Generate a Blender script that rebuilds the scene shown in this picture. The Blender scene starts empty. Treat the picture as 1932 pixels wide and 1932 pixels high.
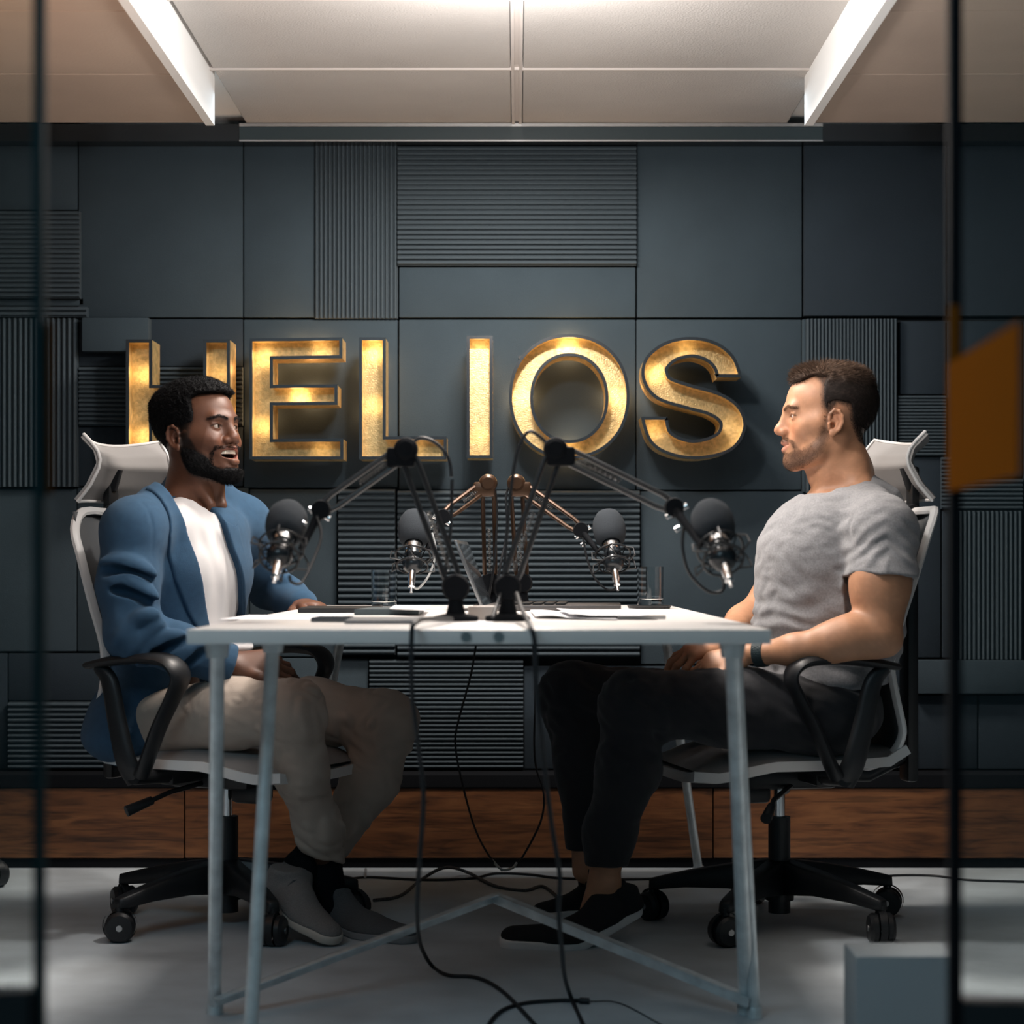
import bpy, bmesh, math, random
import numpy as np
from mathutils import Vector, Matrix, noise as mnoise
random.seed(7)
C = bpy.context.scene.collection
FPX, H, VX, VY = 3661.0, 0.837, 975.0, 1073.0   # focal length in px of the 1932 frame, camera height, vanishing point

def P(px, py, Y):
    return Vector(((px - VX) * Y / FPX, Y, H - (py - VY) * Y / FPX))
def PZ(px, Y, z):
    return Vector(((px - VX) * Y / FPX, Y, z))
def floorP(px, py, z=0.0):
    Y = (H - z) * FPX / (py - VY)
    return Vector(((px - VX) * Y / FPX, Y, z))

# ---------------------------------------------------------------- materials
MATS = {}
def mat(name, col, rough=.6, metal=0., bump=0., bscale=200., var=0., vscale=8., spec=.5, coat=0., trans=0., sheen=0.,
        stretch=None, ior=1.45, attr=False, emit=None):
    if name in MATS: return MATS[name]
    m = bpy.data.materials.new(name); m.use_nodes = True
    nt = m.node_tree; b = nt.nodes['Principled BSDF']
    b.inputs['Base Color'].default_value = (*col, 1)
    b.inputs['Roughness'].default_value = rough
    b.inputs['Metallic'].default_value = metal
    b.inputs['Specular IOR Level'].default_value = spec
    b.inputs['Coat Weight'].default_value = coat
    b.inputs['Transmission Weight'].default_value = trans
    b.inputs['IOR'].default_value = ior
    b.inputs['Sheen Weight'].default_value = sheen
    tc = nt.nodes.new('ShaderNodeTexCoord'); mp = nt.nodes.new('ShaderNodeMapping')
    nt.links.new(tc.outputs['Object'], mp.inputs['Vector'])
    if stretch: mp.inputs['Scale'].default_value = stretch
    if attr:
        at = nt.nodes.new('ShaderNodeAttribute'); at.attribute_name = 'Col'
        nt.links.new(at.outputs['Color'], b.inputs['Base Color'])
        src = at.outputs['Color']
    else: src = None
    if var > 0:
        n = nt.nodes.new('ShaderNodeTexNoise'); n.inputs['Scale'].default_value = vscale; n.inputs['Detail'].default_value = 6
        nt.links.new(mp.outputs['Vector'], n.inputs['Vector'])
        mx = nt.nodes.new('ShaderNodeMix'); mx.data_type = 'RGBA'; mx.blend_type = 'MULTIPLY'
        rp = nt.nodes.new('ShaderNodeMapRange'); rp.inputs['From Min'].default_value = .3; rp.inputs['From Max'].default_value = .7
        rp.inputs['To Min'].default_value = 1 - var; rp.inputs['To Max'].default_value = 1 + var * .4
        nt.links.new(n.outputs['Fac'], rp.inputs['Value'])
        mx.inputs[0].default_value = 1
        if src: nt.links.new(src, mx.inputs[6])
        else: mx.inputs[6].default_value = (*col, 1)
        nt.links.new(rp.outputs['Result'], mx.inputs[7])
        nt.links.new(mx.outputs[2], b.inputs['Base Color'])
    if bump > 0:
        n = nt.nodes.new('ShaderNodeTexNoise'); n.inputs['Scale'].default_value = bscale; n.inputs['Detail'].default_value = 3
        nt.links.new(mp.outputs['Vector'], n.inputs['Vector'])
        bp = nt.nodes.new('ShaderNodeBump'); bp.inputs['Strength'].default_value = bump; bp.inputs['Distance'].default_value = .002
        nt.links.new(n.outputs['Fac'], bp.inputs['Height']); nt.links.new(bp.outputs['Normal'], b.inputs['Normal'])
    if emit:
        b.inputs['Emission Color'].default_value = (*emit[0], 1); b.inputs['Emission Strength'].default_value = emit[1]
    MATS[name] = m
    return m

def wood_mat():
    m = bpy.data.materials.new('wood'); m.use_nodes = True; nt = m.node_tree; b = nt.nodes['Principled BSDF']
    tc = nt.nodes.new('ShaderNodeTexCoord'); mp = nt.nodes.new('ShaderNodeMapping'); mp.inputs['Scale'].default_value = (1.3, 1.3, 8)
    nt.links.new(tc.outputs['Object'], mp.inputs['Vector'])
    n = nt.nodes.new('ShaderNodeTexNoise'); n.inputs['Scale'].default_value = 3.2; n.inputs['Detail'].default_value = 10; n.inputs['Distortion'].default_value = 1.2
    nt.links.new(mp.outputs['Vector'], n.inputs['Vector'])
    cr = nt.nodes.new('ShaderNodeValToRGB'); e = cr.color_ramp.elements
    e[0].position = .3; e[0].color = (.045, .018, .007, 1); e[1].position = .68; e[1].color = (.21, .085, .030, 1)
    k = e.new(.46); k.color = (.14, .052, .018, 1)
    nt.links.new(n.outputs['Fac'], cr.inputs['Fac'])
    n2 = nt.nodes.new('ShaderNodeTexNoise'); n2.inputs['Scale'].default_value = 5; n2.inputs['Detail'].default_value = 3
    mp2 = nt.nodes.new('ShaderNodeMapping'); mp2.inputs['Scale'].default_value = (1.5, 1.5, 20)
    nt.links.new(tc.outputs['Object'], mp2.inputs['Vector']); nt.links.new(mp2.outputs['Vector'], n2.inputs['Vector'])
    r2 = nt.nodes.new('ShaderNodeMapRange'); r2.inputs['From Min'].default_value = .36; r2.inputs['From Max'].default_value = .5
    r2.inputs['To Min'].default_value = .55; r2.inputs['To Max'].default_value = 1
    nt.links.new(n2.outputs['Fac'], r2.inputs['Value'])
    mx = nt.nodes.new('ShaderNodeMix'); mx.data_type = 'RGBA'; mx.blend_type = 'MULTIPLY'; mx.inputs[0].default_value = 1
    nt.links.new(cr.outputs['Color'], mx.inputs[6]); nt.links.new(r2.outputs['Result'], mx.inputs[7])
    nt.links.new(mx.outputs[2], b.inputs['Base Color'])
    b.inputs['Roughness'].default_value = .5
    bp = nt.nodes.new('ShaderNodeBump'); bp.inputs['Strength'].default_value = .3; bp.inputs['Distance'].default_value = .002
    nt.links.new(n2.outputs['Fac'], bp.inputs['Height']); nt.links.new(bp.outputs['Normal'], b.inputs['Normal'])
    MATS['wood'] = m; return m

M = {
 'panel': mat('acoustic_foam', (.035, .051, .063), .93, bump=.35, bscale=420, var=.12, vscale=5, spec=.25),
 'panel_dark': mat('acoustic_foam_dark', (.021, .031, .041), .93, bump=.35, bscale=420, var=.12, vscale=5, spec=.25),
 'ridge': mat('ridged_foam', (.040, .056, .068), .8, bump=.15, bscale=300, spec=.4),
 'wall': mat('wall_paint', (.02, .026, .032), .8),
 'floor': mat('screed_floor', (.54, .60, .64), .55, bump=.15, bscale=40, var=.3, vscale=3.5),
 'ceil': mat('ceiling_tile', (.50, .475, .455), .85, bump=.9, bscale=190, var=.08, vscale=3),
 'ceilside': mat('soffit_plaster', (.88, .88, .87), .8, bump=.3, bscale=60),
 'soffit': mat('soffit_board', (.5, .40, .33), .6, bump=.2, bscale=150, var=.15, vscale=2),
 'blackgloss': mat('black_gloss', (.012, .016, .02), .25),
 'black': mat('black_plastic', (.012, .013, .015), .42),
 'blackmatte': mat('black_matte', (.006, .007, .009), .85, spec=.12),
 'white': mat('white_laminate', (.80, .77, .745), .35, var=.03, vscale=4),
 'steel': mat('zinc_steel', (.74, .80, .82), .40, metal=.45, bump=.2, bscale=90, var=.25, vscale=25),
 'chrome': mat('chrome', (.75, .76, .77), .15, metal=1.),
 'shell': mat('pale_shell', (.68, .67, .66), .4),
 'mesh': mat('grey_mesh', (.30, .29, .285), .75, bump=.3, bscale=1600),
 'mesh_dark': mat('dark_mesh', (.10, .105, .11), .8, bump=.3, bscale=1600),
 'foam': mat('mic_foam', (.035, .042, .05), .95, bump=.9, bscale=900, spec=.3),
 'copper': mat('brass_arm', (.060, .032, .018), .30, metal=.5),
 'gold': mat('letter_gold', (.80, .58, .28), .30, metal=.75, bump=.35, bscale=260, var=.30, vscale=110),
 'goldside': mat('letter_side', (.90, .62, .26), .35, metal=.5, bump=.6, bscale=130, var=.45, vscale=60),
 'glass': mat('clear_glass', (.97, .98, .98), .02, trans=1., ior=1.45),
 'pane': mat('pane_glass', (.92, .97, .96), .0, trans=1., ior=1.3),
 'paneedge': mat('pane_edge', (.004, .022, .026), .8, spec=.1),
 'water': mat('water', (.95, .98, 1), .0, trans=1., ior=1.33),
 'paper': mat('paper', (.82, .82, .84), .8),
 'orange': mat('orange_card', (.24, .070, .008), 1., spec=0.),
 'rubber': mat('cable_rubber', (.012, .014, .017), .5),
 'whitecable': mat('pale_cable', (.6, .62, .62), .5),
 'screen': mat('dark_screen', (.06, .07, .08), .12, coat=.5),
 'alu': mat('aluminium', (.5, .5, .5), .3, metal=.9),
}
wood_mat(); M['wood'] = MATS['wood']

# ---------------------------------------------------------------- objects
def tag(o, label=None, cat=None, group=None, kind=None):
    if label: o['label'] = label
    if cat: o['category'] = cat
    if group: o['group'] = group
    if kind: o['kind'] = kind
    return o
def empty(name, loc=(0, 0, 0), rz=0., label=None, cat=None, group=None):
    o = bpy.data.objects.new(name, None); C.objects.link(o); o.location = loc; o.rotation_euler = (0, 0, rz)
    o.empty_display_size = .05
    return tag(o, label, cat, group)
def copy_tree(o, parent=None):
    c = o.copy(); C.objects.link(c); c.parent = parent
    for ch in list(o.children): copy_tree(ch, c)
    return c

class MB:
    def __init__(s): s.bm = bmesh.new()
    def box(s, lo, hi, M4=None, bev=0.):
        lo, hi = Vector(lo), Vector(hi)
        v = [s.bm.verts.new((x, y, z)) for x in (lo.x, hi.x) for y in (lo.y, hi.y) for z in (lo.z, hi.z)]
        if M4 is not None:
            for q in v: q.co = M4 @ q.co
        F = [(0, 1, 3, 2), (4, 6, 7, 5), (0, 4, 5, 1), (2, 3, 7, 6), (0, 2, 6, 4), (1, 5, 7, 3)]
        fs = [s.bm.faces.new([v[i] for i in f]) for f in F]
        if bev > 0:
            es = list({e for f in fs for e in f.edges})
            bmesh.ops.bevel(s.bm, geom=es, offset=bev, segments=2, affect='EDGES', profile=.5)
        return s
    def tube(s, pts, r, seg=10, caps=True, flat=None):
        pts = [Vector(p) for p in pts]
        n = len(pts); rr = r if hasattr(r, '__len__') else [r] * n
        rings = []; up = None
        for i, p in enumerate(pts):
            t = (pts[min(i + 1, n - 1)] - pts[max(i - 1, 0)])
            if t.length < 1e-9: t = Vector((0, 0, 1))
            t.normalize()
            if up is None:
                up = t.orthogonal().normalized() if flat is None else (Vector(flat) - t * t.dot(Vector(flat))).normalized()
            up = (up - t * up.dot(t))
            if up.length < 1e-6: up = t.orthogonal()
            up.normalize(); sd = t.cross(up)
            ra, rb = rr[i] if hasattr(rr[i], '__len__') else (rr[i], rr[i])
            rings.append([s.bm.verts.new(p + up * (ra * math.cos(a)) + sd * (rb * math.sin(a))) for a in [2 * math.pi * k / seg for k in range(seg)]])
        for a, b in zip(rings, rings[1:]):
            for k in range(seg):
                s.bm.faces.new((a[k], a[(k + 1) % seg], b[(k + 1) % seg], b[k]))
        if caps:
            s.bm.faces.new(rings[0][::-1]); s.bm.faces.new(rings[-1])
        return s
    def lathe(s, prof, origin=(0, 0, 0), axis=(0, 0, 1), seg=24):
        ax = Vector(axis).normalized(); u = ax.orthogonal().normalized(); w = ax.cross(u); o = Vector(origin)
        rings = []
        for r, z in prof:
            if r < 1e-6: rings.append([s.bm.verts.new(o + ax * z)])
            else: rings.append([s.bm.verts.new(o + ax * z + u * r * math.cos(t) + w * r * math.sin(t)) for t in [2 * math.pi * k / seg for k in range(seg)]])
        for a, b in zip(rings, rings[1:]):
            for k in range(seg):
                k2 = (k + 1) % seg
                if len(a) == 1 and len(b) == 1: continue
                if len(a) == 1: s.bm.faces.new((a[0], b[k2], b[k]))
                elif len(b) == 1: s.bm.faces.new((a[k], a[k2], b[0]))
                else: s.bm.faces.new((a[k], a[k2], b[k2], b[k]))
        return s
    def prism(s, poly, a, b):     # poly of 3D-making callables: list of (x,z); a,b = y values
        n = len(poly)
        f = [s.bm.verts.new((x, a, z)) for x, z in poly]; g = [s.bm.verts.new((x, b, z)) for x, z in poly]
        s.bm.faces.new(f); s.bm.faces.new(g[::-1])
        for i in range(n): s.bm.faces.new((f[i], g[i], g[(i + 1) % n], f[(i + 1) % n]))
        return s
    def grid(s, fn, nu, nv, thick=0.):
        G = [[s.bm.verts.new(fn(i / nu, j / nv)) for j in range(nv + 1)] for i in range(nu + 1)]
        fs = [s.bm.faces.new((G[i][j], G[i + 1][j], G[i + 1][j + 1], G[i][j + 1])) for i in range(nu) for j in range(nv)]
        if thick:
            bmesh.ops.recalc_face_normals(s.bm, faces=fs)
            bmesh.ops.solidify(s.bm, geom=fs, thickness=thick)
        return s
    def build(s, name, m, parent=None, smooth=True, angle=40, loc=None):
        bmesh.ops.recalc_face_normals(s.bm, faces=s.bm.faces)
        me = bpy.data.meshes.new(name); s.bm.to_mesh(me); s.bm.free()
        if smooth:
            me.polygons.foreach_set('use_smooth', [True] * len(me.polygons))
            me.set_sharp_from_angle(angle=math.radians(angle))
        o = bpy.data.objects.new(name, me); C.objects.link(o)
        if m: me.materials.append(m if not isinstance(m, str) else M[m])
        if parent: o.parent = parent
        if loc is not None: o.location = loc
        return o

def sweep(pts, n=12):
    """Catmull-Rom through pts"""
    pts = [Vector(p) for p in pts]; out = []
    Q = [pts[0] * 2 - pts[1]] + pts + [pts[-1] * 2 - pts[-2]]
    for i in range(len(pts) - 1):
        a, b, c, d = Q[i:i + 4]
        for k in range(n):
            t = k / n
            out.append(.5 * ((2 * b) + (c - a) * t + (2 * a - 5 * b + 4 * c - d) * t * t + (3 * b - a - 3 * c + d) * t ** 3))
    out.append(pts[-1]); return out
def at_base(o, loc):
    """move object's origin to loc keeping geometry"""
    loc = Vector(loc); o.data.transform(Matrix.Translation(-loc)); o.location = loc; return o
# ================================================================ ROOM
YW = 5.56       # wall face
def struct(name, mb, m, parent=None, smooth=False):
    o = mb.build(name, m, parent, smooth=smooth)
    if parent is None: o['kind'] = 'structure'
    return o
struct('floor', MB().box((-3.2, .4, -.1), (3.2, 6.0, 0)), 'floor')
struct('wall_back', MB().box((-3.2, YW, 0), (3.2, YW + .12, 2.3)), 'wall')
struct('wall_left', MB().box((-3.2, 2.2, 0), (-3.1, YW, 2.3)), 'wall')
struct('wall_right', MB().box((3.1, 2.2, 0), (3.2, YW, 2.3)), 'wall')
# suspended ceiling: raised centre of tiles, lowered boards at both sides
ZC = 2.09
t = MB(); gap = .004
for x0, x1 in ((-.765, -.012), (.012, .765)):
    for y0, y1 in ((2.45, 3.08), (3.08, 3.68), (3.68, 4.265), (4.265, 4.862), (4.872, 5.46)):
        t.box((x0 + gap, y0 + gap, ZC), (x1 - gap, y1 - gap, ZC + .02), bev=.003)
struct('ceiling', t, 'ceil')
struct('trim_1', MB().box((-3.1, 2.2, ZC + .022), (3.1, YW, ZC + .06)), 'ceilside')
t = MB()
t.box((-.014, 2.4, ZC - .004), (-.006, 5.5, ZC + .03)); t.box((.006, 2.4, ZC - .004), (.014, 5.5, ZC + .03))
t.box((-.006, 2.4, ZC + .004), (.006, 5.5, ZC + .03))
for y in (3.08, 3.68, 4.265, 4.867): t.box((-.77, y - .006, ZC - .003), (.77, y + .006, ZC + .03))
struct('trim_2', t, mat('ceiling_grid', (.62, .57, .54), .5))
for k, sx, xs in ((3, -1, .77), (4, 1, .733)):
    # lowered side boards
    tb = MB(); yy = [2.2, 2.95, 3.45, 3.95, 4.455, 4.94]
    for a, b in zip(yy, yy[1:]):
        x0, x1 = sorted((sx * (xs + .022), sx * 3.1)); tb.box((x0, a + .002, 1.972), (x1, b - .002, 1.99), bev=.002)
    struct('trim_%d' % k, tb, 'soffit')
    x0, x1 = sorted((sx * xs, sx * (xs + .022)))
    struct('trim_%d' % (k + 2), MB().box((x0, 2.2, 1.966), (x1, 4.945, ZC + .02)).box(*[(sorted((sx * (xs + .022), sx * 3.1))[0], 4.925, 1.975), (sorted((sx * (xs + .022), sx * 3.1))[1], 4.945, ZC + .02)]), 'ceilside')
# dark glossy rail at the top of the wall, with bright edge lines
struct('trim_7', MB().box((-3.1, 5.46, 2.04), (3.1, 5.56, 2.088)), 'blackgloss')
struct('trim_10', MB().box((-.78, 5.456, 2.043), (.86, 5.462, 2.079)), mat('rail_reflection', (.028, .045, .052), .35))  # lighter teal centre piece: reflections on the rail put into its colour
struct('trim_8', MB().box((-.78, 5.452, 2.08), (.86, 5.46, 2.0885)).box((-.78, 5.452, 2.038), (.86, 5.46, 2.042)), 'alu')
# ledge and skirting around the timber boards
struct('trim_9', MB().box((-3.1, 5.42, .225), (3.1, YW, .262), bev=.002), 'blackmatte')
struct('baseboard_back', MB().box((-3.1, 5.43, 0), (3.1, YW, .026)), 'blackmatte')
xs = [-2.55, -.928, .549, 2.1]
wx = [(-2.5, -.931), (-.927, .547), (.551, 2.0)]
for i, (a, b) in enumerate(wx):
    o = MB().box((a, 5.425, .028), (b, YW - .002, .223), bev=.0015).build('timber_board', 'wood', smooth=False)
    at_base(o, ((a + b) / 2, 5.5, .028))
    tag(o, ['brown timber board below the wall ledge, behind the blue-blazer man\'s chair', 'brown timber board below the wall ledge, in the middle behind the desk', 'brown timber board below the wall ledge, behind the grey-shirt man\'s chair'][i], 'board', 'timber boards under the ledge')

# ---------------------------------------------------------------- acoustic panels
GP = 'acoustic foam panels on the back wall'
def rect(x0, y0, x1, y1, Y):
    a, b = P(x0, y0, Y), P(x1, y1, Y)
    return a.x, b.x, b.z, a.z
NP = [0]
def flat_panel(x0, y0, x1, y1, label, d=.03, m='panel', cat='acoustic panel'):
    Yf = YW - d
    xa, xb, za, zb = rect(x0, y0, x1, y1, Yf); g = .0012
    o = MB().box((xa + g, Yf, za + g), (xb - g, YW - .001, zb - g), bev=.004).build('acoustic_panel', m)
    at_base(o, ((xa + xb) / 2, YW - .001, za)); return tag(o, label, cat, GP)
def ridge_panel(x0, y0, x1, y1, label, vertical=False, pitch=.0139, d=.045, m='ridge', rim=.0):
    Yf = YW - d
    xa, xb, za, zb = rect(x0, y0, x1, y1, Yf); L = (xb - xa) if vertical else (zb - za)
    n = max(2, round(L / pitch)); p = L / n; prof = []
    dep = min(.012, p * .75)
    for i in range(n):
        for u, w in ((0., .0), (.12, .0), (.2, .62), (.33, .93), (.5, 1.), (.67, .93), (.8, .62), (.88, .0)):
            prof.append(((i + u) * p, w))
    prof.append((L, .0))
    bm = bmesh.new(); A = []; B = []
    for u, w in prof:
        y = Yf + dep * (1 - w)
        if vertical: A.append(bm.verts.new((xa + u, y, za))); B.append(bm.verts.new((xa + u, y, zb)))
        else: A.append(bm.verts.new((xa, y, za + u))); B.append(bm.verts.new((xb, y, za + u)))
    for i in range(len(A) - 1): bm.faces.new((A[i], A[i + 1], B[i + 1], B[i]))
    yb = YW - .001
    if vertical: e = [(xa, yb, za), (xb, yb, za), (xa, yb, zb), (xb, yb, zb)]
    else: e = [(xa, yb, za), (xa, yb, zb), (xb, yb, za), (xb, yb, zb)]
    v = [bm.verts.new(q) for q in e]
    bm.faces.new(A + [v[1], v[0]]); bm.faces.new(B + [v[3], v[2]])
    bm.faces.new((A[0], B[0], v[2], v[0])); bm.faces.new((A[-1], B[-1], v[3], v[1])); bm.faces.new((v[0], v[1], v[3], v[2]))
    mb = MB(); mb.bm.free(); mb.bm = bm
    o = mb.build('ridged_acoustic_panel', m, angle=60); at_base(o, ((xa + xb) / 2, yb, za)); return tag(o, label, 'acoustic panel', GP)

flat_panel(-330, 272, -60, 920, 'plain dark foam panel at the far left beyond the frame edge', m='panel_dark')
flat_panel(-60, 272, 147, 397, 'plain dark foam panel in the top left corner above the ridged one')
ridge_panel(-60, 397, 149, 562, 'ridged foam panel with horizontal ribs at the upper left edge', d=.06)
flat_panel(-60, 560, 160, 578, 'thin plain foam strip between two ridged panels at left edge')
ridge_panel(-60, 578, 162, 597, 'narrow horizontally ribbed foam strip at left edge', d=.07)
ridge_panel(-60, 600, 145, 918, 'tall vertically ribbed foam panel at the left edge', True, pitch=.0158, d=.055)
flat_panel(147, 272, 459, 600, 'large plain foam panel above the letter H')
flat_panel(459, 272, 594, 600, 'plain upright foam panel above the letter E')
ridge_panel(593, 273, 750, 600, 'upright foam panel with vertical ribs above the letter L', True, pitch=.0122, d=.042)
ridge_panel(750, 275, 1201, 500, 'large foam panel with horizontal ribs at top centre', pitch=.0141, d=.052)
flat_panel(752, 503, 1200, 600, 'wide plain foam panel just below the large top-centre ribbed one', d=.034)
flat_panel(1201, 270, 1514, 600, 'large plain foam panel above the letter S')
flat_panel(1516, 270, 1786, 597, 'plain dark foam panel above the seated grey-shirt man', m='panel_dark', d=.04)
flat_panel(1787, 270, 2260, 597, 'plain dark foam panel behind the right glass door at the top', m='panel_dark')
flat_panel(153, 598, 281, 664, 'small thick plain foam block left of the letter H top', d=.075)
flat_panel(147, 601, 459, 692, 'plain foam panel behind the top of the letter H', m='panel_dark')
ridge_panel(148, 692, 457, 803, 'horizontally ribbed foam panel behind the letter H', pitch=.0125, d=.05, m='ridge')
flat_panel(147, 804, 459, 918, 'plain foam panel behind the left chair headrest', m='panel_dark')
flat_panel(459, 602, 751, 921, 'plain foam panel behind the letters E and L')
flat_panel(752, 602, 1200, 925, 'large plain foam panel behind the letters I and O')
flat_panel(1200, 602, 1513, 925, 'large plain foam panel behind the letter S')
ridge_panel(1522, 601, 1694, 930, 'vertically ribbed foam panel behind the grey-shirt man\'s head', True, pitch=.0105, d=.055)
flat_panel(1513, 601, 1522, 930, 'very thin upright foam strip beside the ribbed panel at right', d=.04)
flat_panel(1697, 605, 1786, 745, 'small dark plain foam panel right of the ribbed panel behind the head', m='panel_dark')
ridge_panel(1695, 746, 1786, 860, 'small horizontally ribbed foam panel above the right headrest', pitch=.0098, d=.045, m='ridge')
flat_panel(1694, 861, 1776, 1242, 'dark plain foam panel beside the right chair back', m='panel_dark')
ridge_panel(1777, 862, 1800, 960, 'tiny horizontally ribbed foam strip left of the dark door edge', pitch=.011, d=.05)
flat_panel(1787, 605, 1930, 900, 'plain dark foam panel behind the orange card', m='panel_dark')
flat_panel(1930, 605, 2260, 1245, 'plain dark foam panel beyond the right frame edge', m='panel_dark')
ridge_panel(1800, 903, 1930, 962, 'horizontally ribbed foam panel seen through the right glass door', pitch=.012, d=.05)
ridge_panel(1800, 964, 1930, 1244, 'vertically ribbed foam panel seen through the right glass door', True, pitch=.0132, d=.055)
flat_panel(1777, 962, 1799, 1242, 'narrow dark foam strip beside the right door edge', m='panel_dark')
flat_panel(-330, 921, 145, 1230, 'plain foam panel at left edge behind the left chair')
flat_panel(145, 919, 470, 1230, 'plain foam panel behind the man in the blue blazer')
flat_panel(470, 922, 637, 1240, 'plain foam panel behind the front left microphone')
ridge_panel(638, 922, 745, 1236, 'coarsely ribbed foam panel behind the left water glass', pitch=.0172, d=.06)
ridge_panel(750, 925, 1207, 1240, 'wide coarsely ribbed foam panel behind the rear microphones', pitch=.0172, d=.06)
flat_panel(1208, 926, 1520, 1254, 'plain foam panel behind the front right microphone')
flat_panel(1520, 931, 1693, 1242, 'dark plain foam panel behind the grey shirt', m='panel_dark')
flat_panel(-330, 1232, 15, 1452, 'plain dark foam panel in the lower left corner', m='panel_dark')
flat_panel(15, 1232, 330, 1323, 'plain foam panel above the low ribbed one at left', m='panel_dark')
ridge_panel(15, 1325, 330, 1452, 'low ribbed foam panel behind the left chair seat', pitch=.0142, d=.05, m='ridge')
flat_panel(331, 1241, 696, 1452, 'plain foam panel behind the blue-blazer man\'s thighs')
ridge_panel(697, 1245, 987, 1451, 'low finely ribbed foam panel under the desk centre', pitch=.0128, d=.05)
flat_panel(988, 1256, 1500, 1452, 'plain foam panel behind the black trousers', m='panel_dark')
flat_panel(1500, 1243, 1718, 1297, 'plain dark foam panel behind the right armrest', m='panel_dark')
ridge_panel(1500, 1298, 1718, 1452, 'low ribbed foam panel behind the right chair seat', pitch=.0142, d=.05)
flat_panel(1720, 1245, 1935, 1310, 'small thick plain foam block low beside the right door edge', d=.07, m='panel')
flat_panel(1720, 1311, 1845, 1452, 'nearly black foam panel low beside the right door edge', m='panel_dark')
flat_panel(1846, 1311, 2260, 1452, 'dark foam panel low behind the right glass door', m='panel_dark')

# ---------------------------------------------------------------- HELIOS letters
YF, YB = 5.355, 5.478     # front and back of the channel letters
def px2(pts): return [((x - VX) * YF / FPX, H - (y - VY) * YF / FPX) for x, y in pts]
def area(p): return sum(p[i][0] * p[(i + 1) % len(p)][1] - p[(i + 1) % len(p)][0] * p[i][1] for i in range(len(p))) / 2
def offset(p, d):     # positive d = inward for CCW polygons
    n = len(p); out = []
    for i in range(n):
        a, b, c = Vector(p[i - 1]), Vector(p[i]), Vector(p[(i + 1) % n])
        e1 = (b - a).normalized(); e2 = (c - b).normalized()
        n1 = Vector((-e1.y, e1.x)); n2 = Vector((-e2.y, e2.x)); m_ = n1 + n2
        k = d / max(.3, (m_.dot(n1)) / 1) if m_.length > 1e-6 else d
        q = b + m_ * (d / max(.5, 1 + n1.dot(n2)))
        out.append((q.x, q.y))
    return out
def fill(bm, loops, y):
    es = []
    for lp in loops:
        v = [bm.verts.new((x, y, z)) for x, z in lp]
        es += [bm.edges.new((v[i], v[(i + 1) % len(v)])) for i in range(len(v))]
    bmesh.ops.triangle_fill(bm, edges=es, use_beauty=True)
def strip(bm, A, ya, B, yb):
    a = [bm.verts.new((x, ya, z)) for x, z in A]; b = [bm.verts.new((x, yb, z)) for x, z in B]
    for i in range(len(a)): j = (i + 1) % len(a); bm.faces.new((a[i], a[j], b[j], b[i]))
def letter(ch, loops_px, label):
    loops = []
    for k, lp in enumerate(loops_px):
        lp = px2(lp)
        if (area(lp) < 0) == (k == 0): lp = lp[::-1]        # outer CCW, hole CW
        loops.append(lp)
    cx = sum(p[0] for p in loops[0]) / len(loops[0]); zb = min(p[1] for p in loops[0])
    root = empty('sign_letter', (cx, YB, zb), 0, label, 'sign letter', 'gold letters of the wall sign')
    inv = Matrix.Translation(-Vector((cx, YB, zb)))
    def mk(name, fn, m):
        mb = MB(); fn(mb.bm)
        bmesh.ops.remove_doubles(mb.bm, verts=mb.bm.verts, dist=1e-5)
        o = mb.build(name, m, root, angle=35); o.data.transform(inv); return o
    Yp = YB - .05
    mk('face_plate', lambda bm: fill(bm, [offset(l, .004) for l in loops], Yp), 'gold')
    def walls(bm):
        for l in loops:
            i = offset(l, .0045)
            strip(bm, l, YF + .004, l, YB); strip(bm, i, YF + .004, i, Yp)
        fill(bm, loops, YB)
    mk('side_wall', walls, 'goldside')
    def rim(bm):
        for l in loops:
            i = offset(l, .0075); o_ = offset(l, -.001)
            strip(bm, o_, YF, i, YF); strip(bm, o_, YF, o_, YF + .006); strip(bm, i, YF, i, YF + .006); strip(bm, o_, YF + .006, i, YF + .006)
    mk('rim', rim, 'blackgloss')
    def stand(bm):
        b2 = MB(); b2.bm.free(); b2.bm = bm
        x0 = min(p[0] for p in loops[0]); z1 = max(p[1] for p in loops[0])
        for z in (zb + .05, z1 - .05): b2.tube([(x0 + .03, YB - .002, z), (x0 + .03, YW - .03, z)], .005)
    mk('standoff', stand, 'black')
    return root
def arc(cx, cy, rx, ry, n=64, p=2.0): 
    out = []
    for i in range(n):
        a = 2 * math.pi * i / n; c, s = math.cos(a), math.sin(a)
        out.append((cx + rx * math.copysign(abs(c) ** (2 / p), c), cy + ry * math.copysign(abs(s) ** (2 / p), s)))
    return out
letter('H', [[(238, 641), (286, 641), (286, 727), (384, 727), (384, 641), (433, 641), (433, 868), (384, 868), (384, 772), (286, 772), (286, 868), (238, 868)]],
       'gold edge-lit letter H of the wall sign, partly behind the man in blue')
letter('E', [[(471, 639), (645, 637), (645, 675), (514, 677), (514, 727), (636, 726), (636, 763), (514, 764), (514, 829), (647, 828), (647, 866), (471, 866)]],
       'gold edge-lit letter E of the wall sign')
letter('L', [[(678, 637), (727, 637), (727, 824), (842, 824), (842, 866), (678, 866)]], 'gold edge-lit letter L of the wall sign')
letter('I', [[(881, 634), (929, 634), (929, 864), (881, 864)]], 'narrow gold edge-lit letter I of the wall sign')
letter('O', [arc(1074, 748, 113, 117, 72, 2.15), arc(1074, 751, 69, 80, 60, 2.1)], 'round gold edge-lit letter O of the wall sign')
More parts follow.
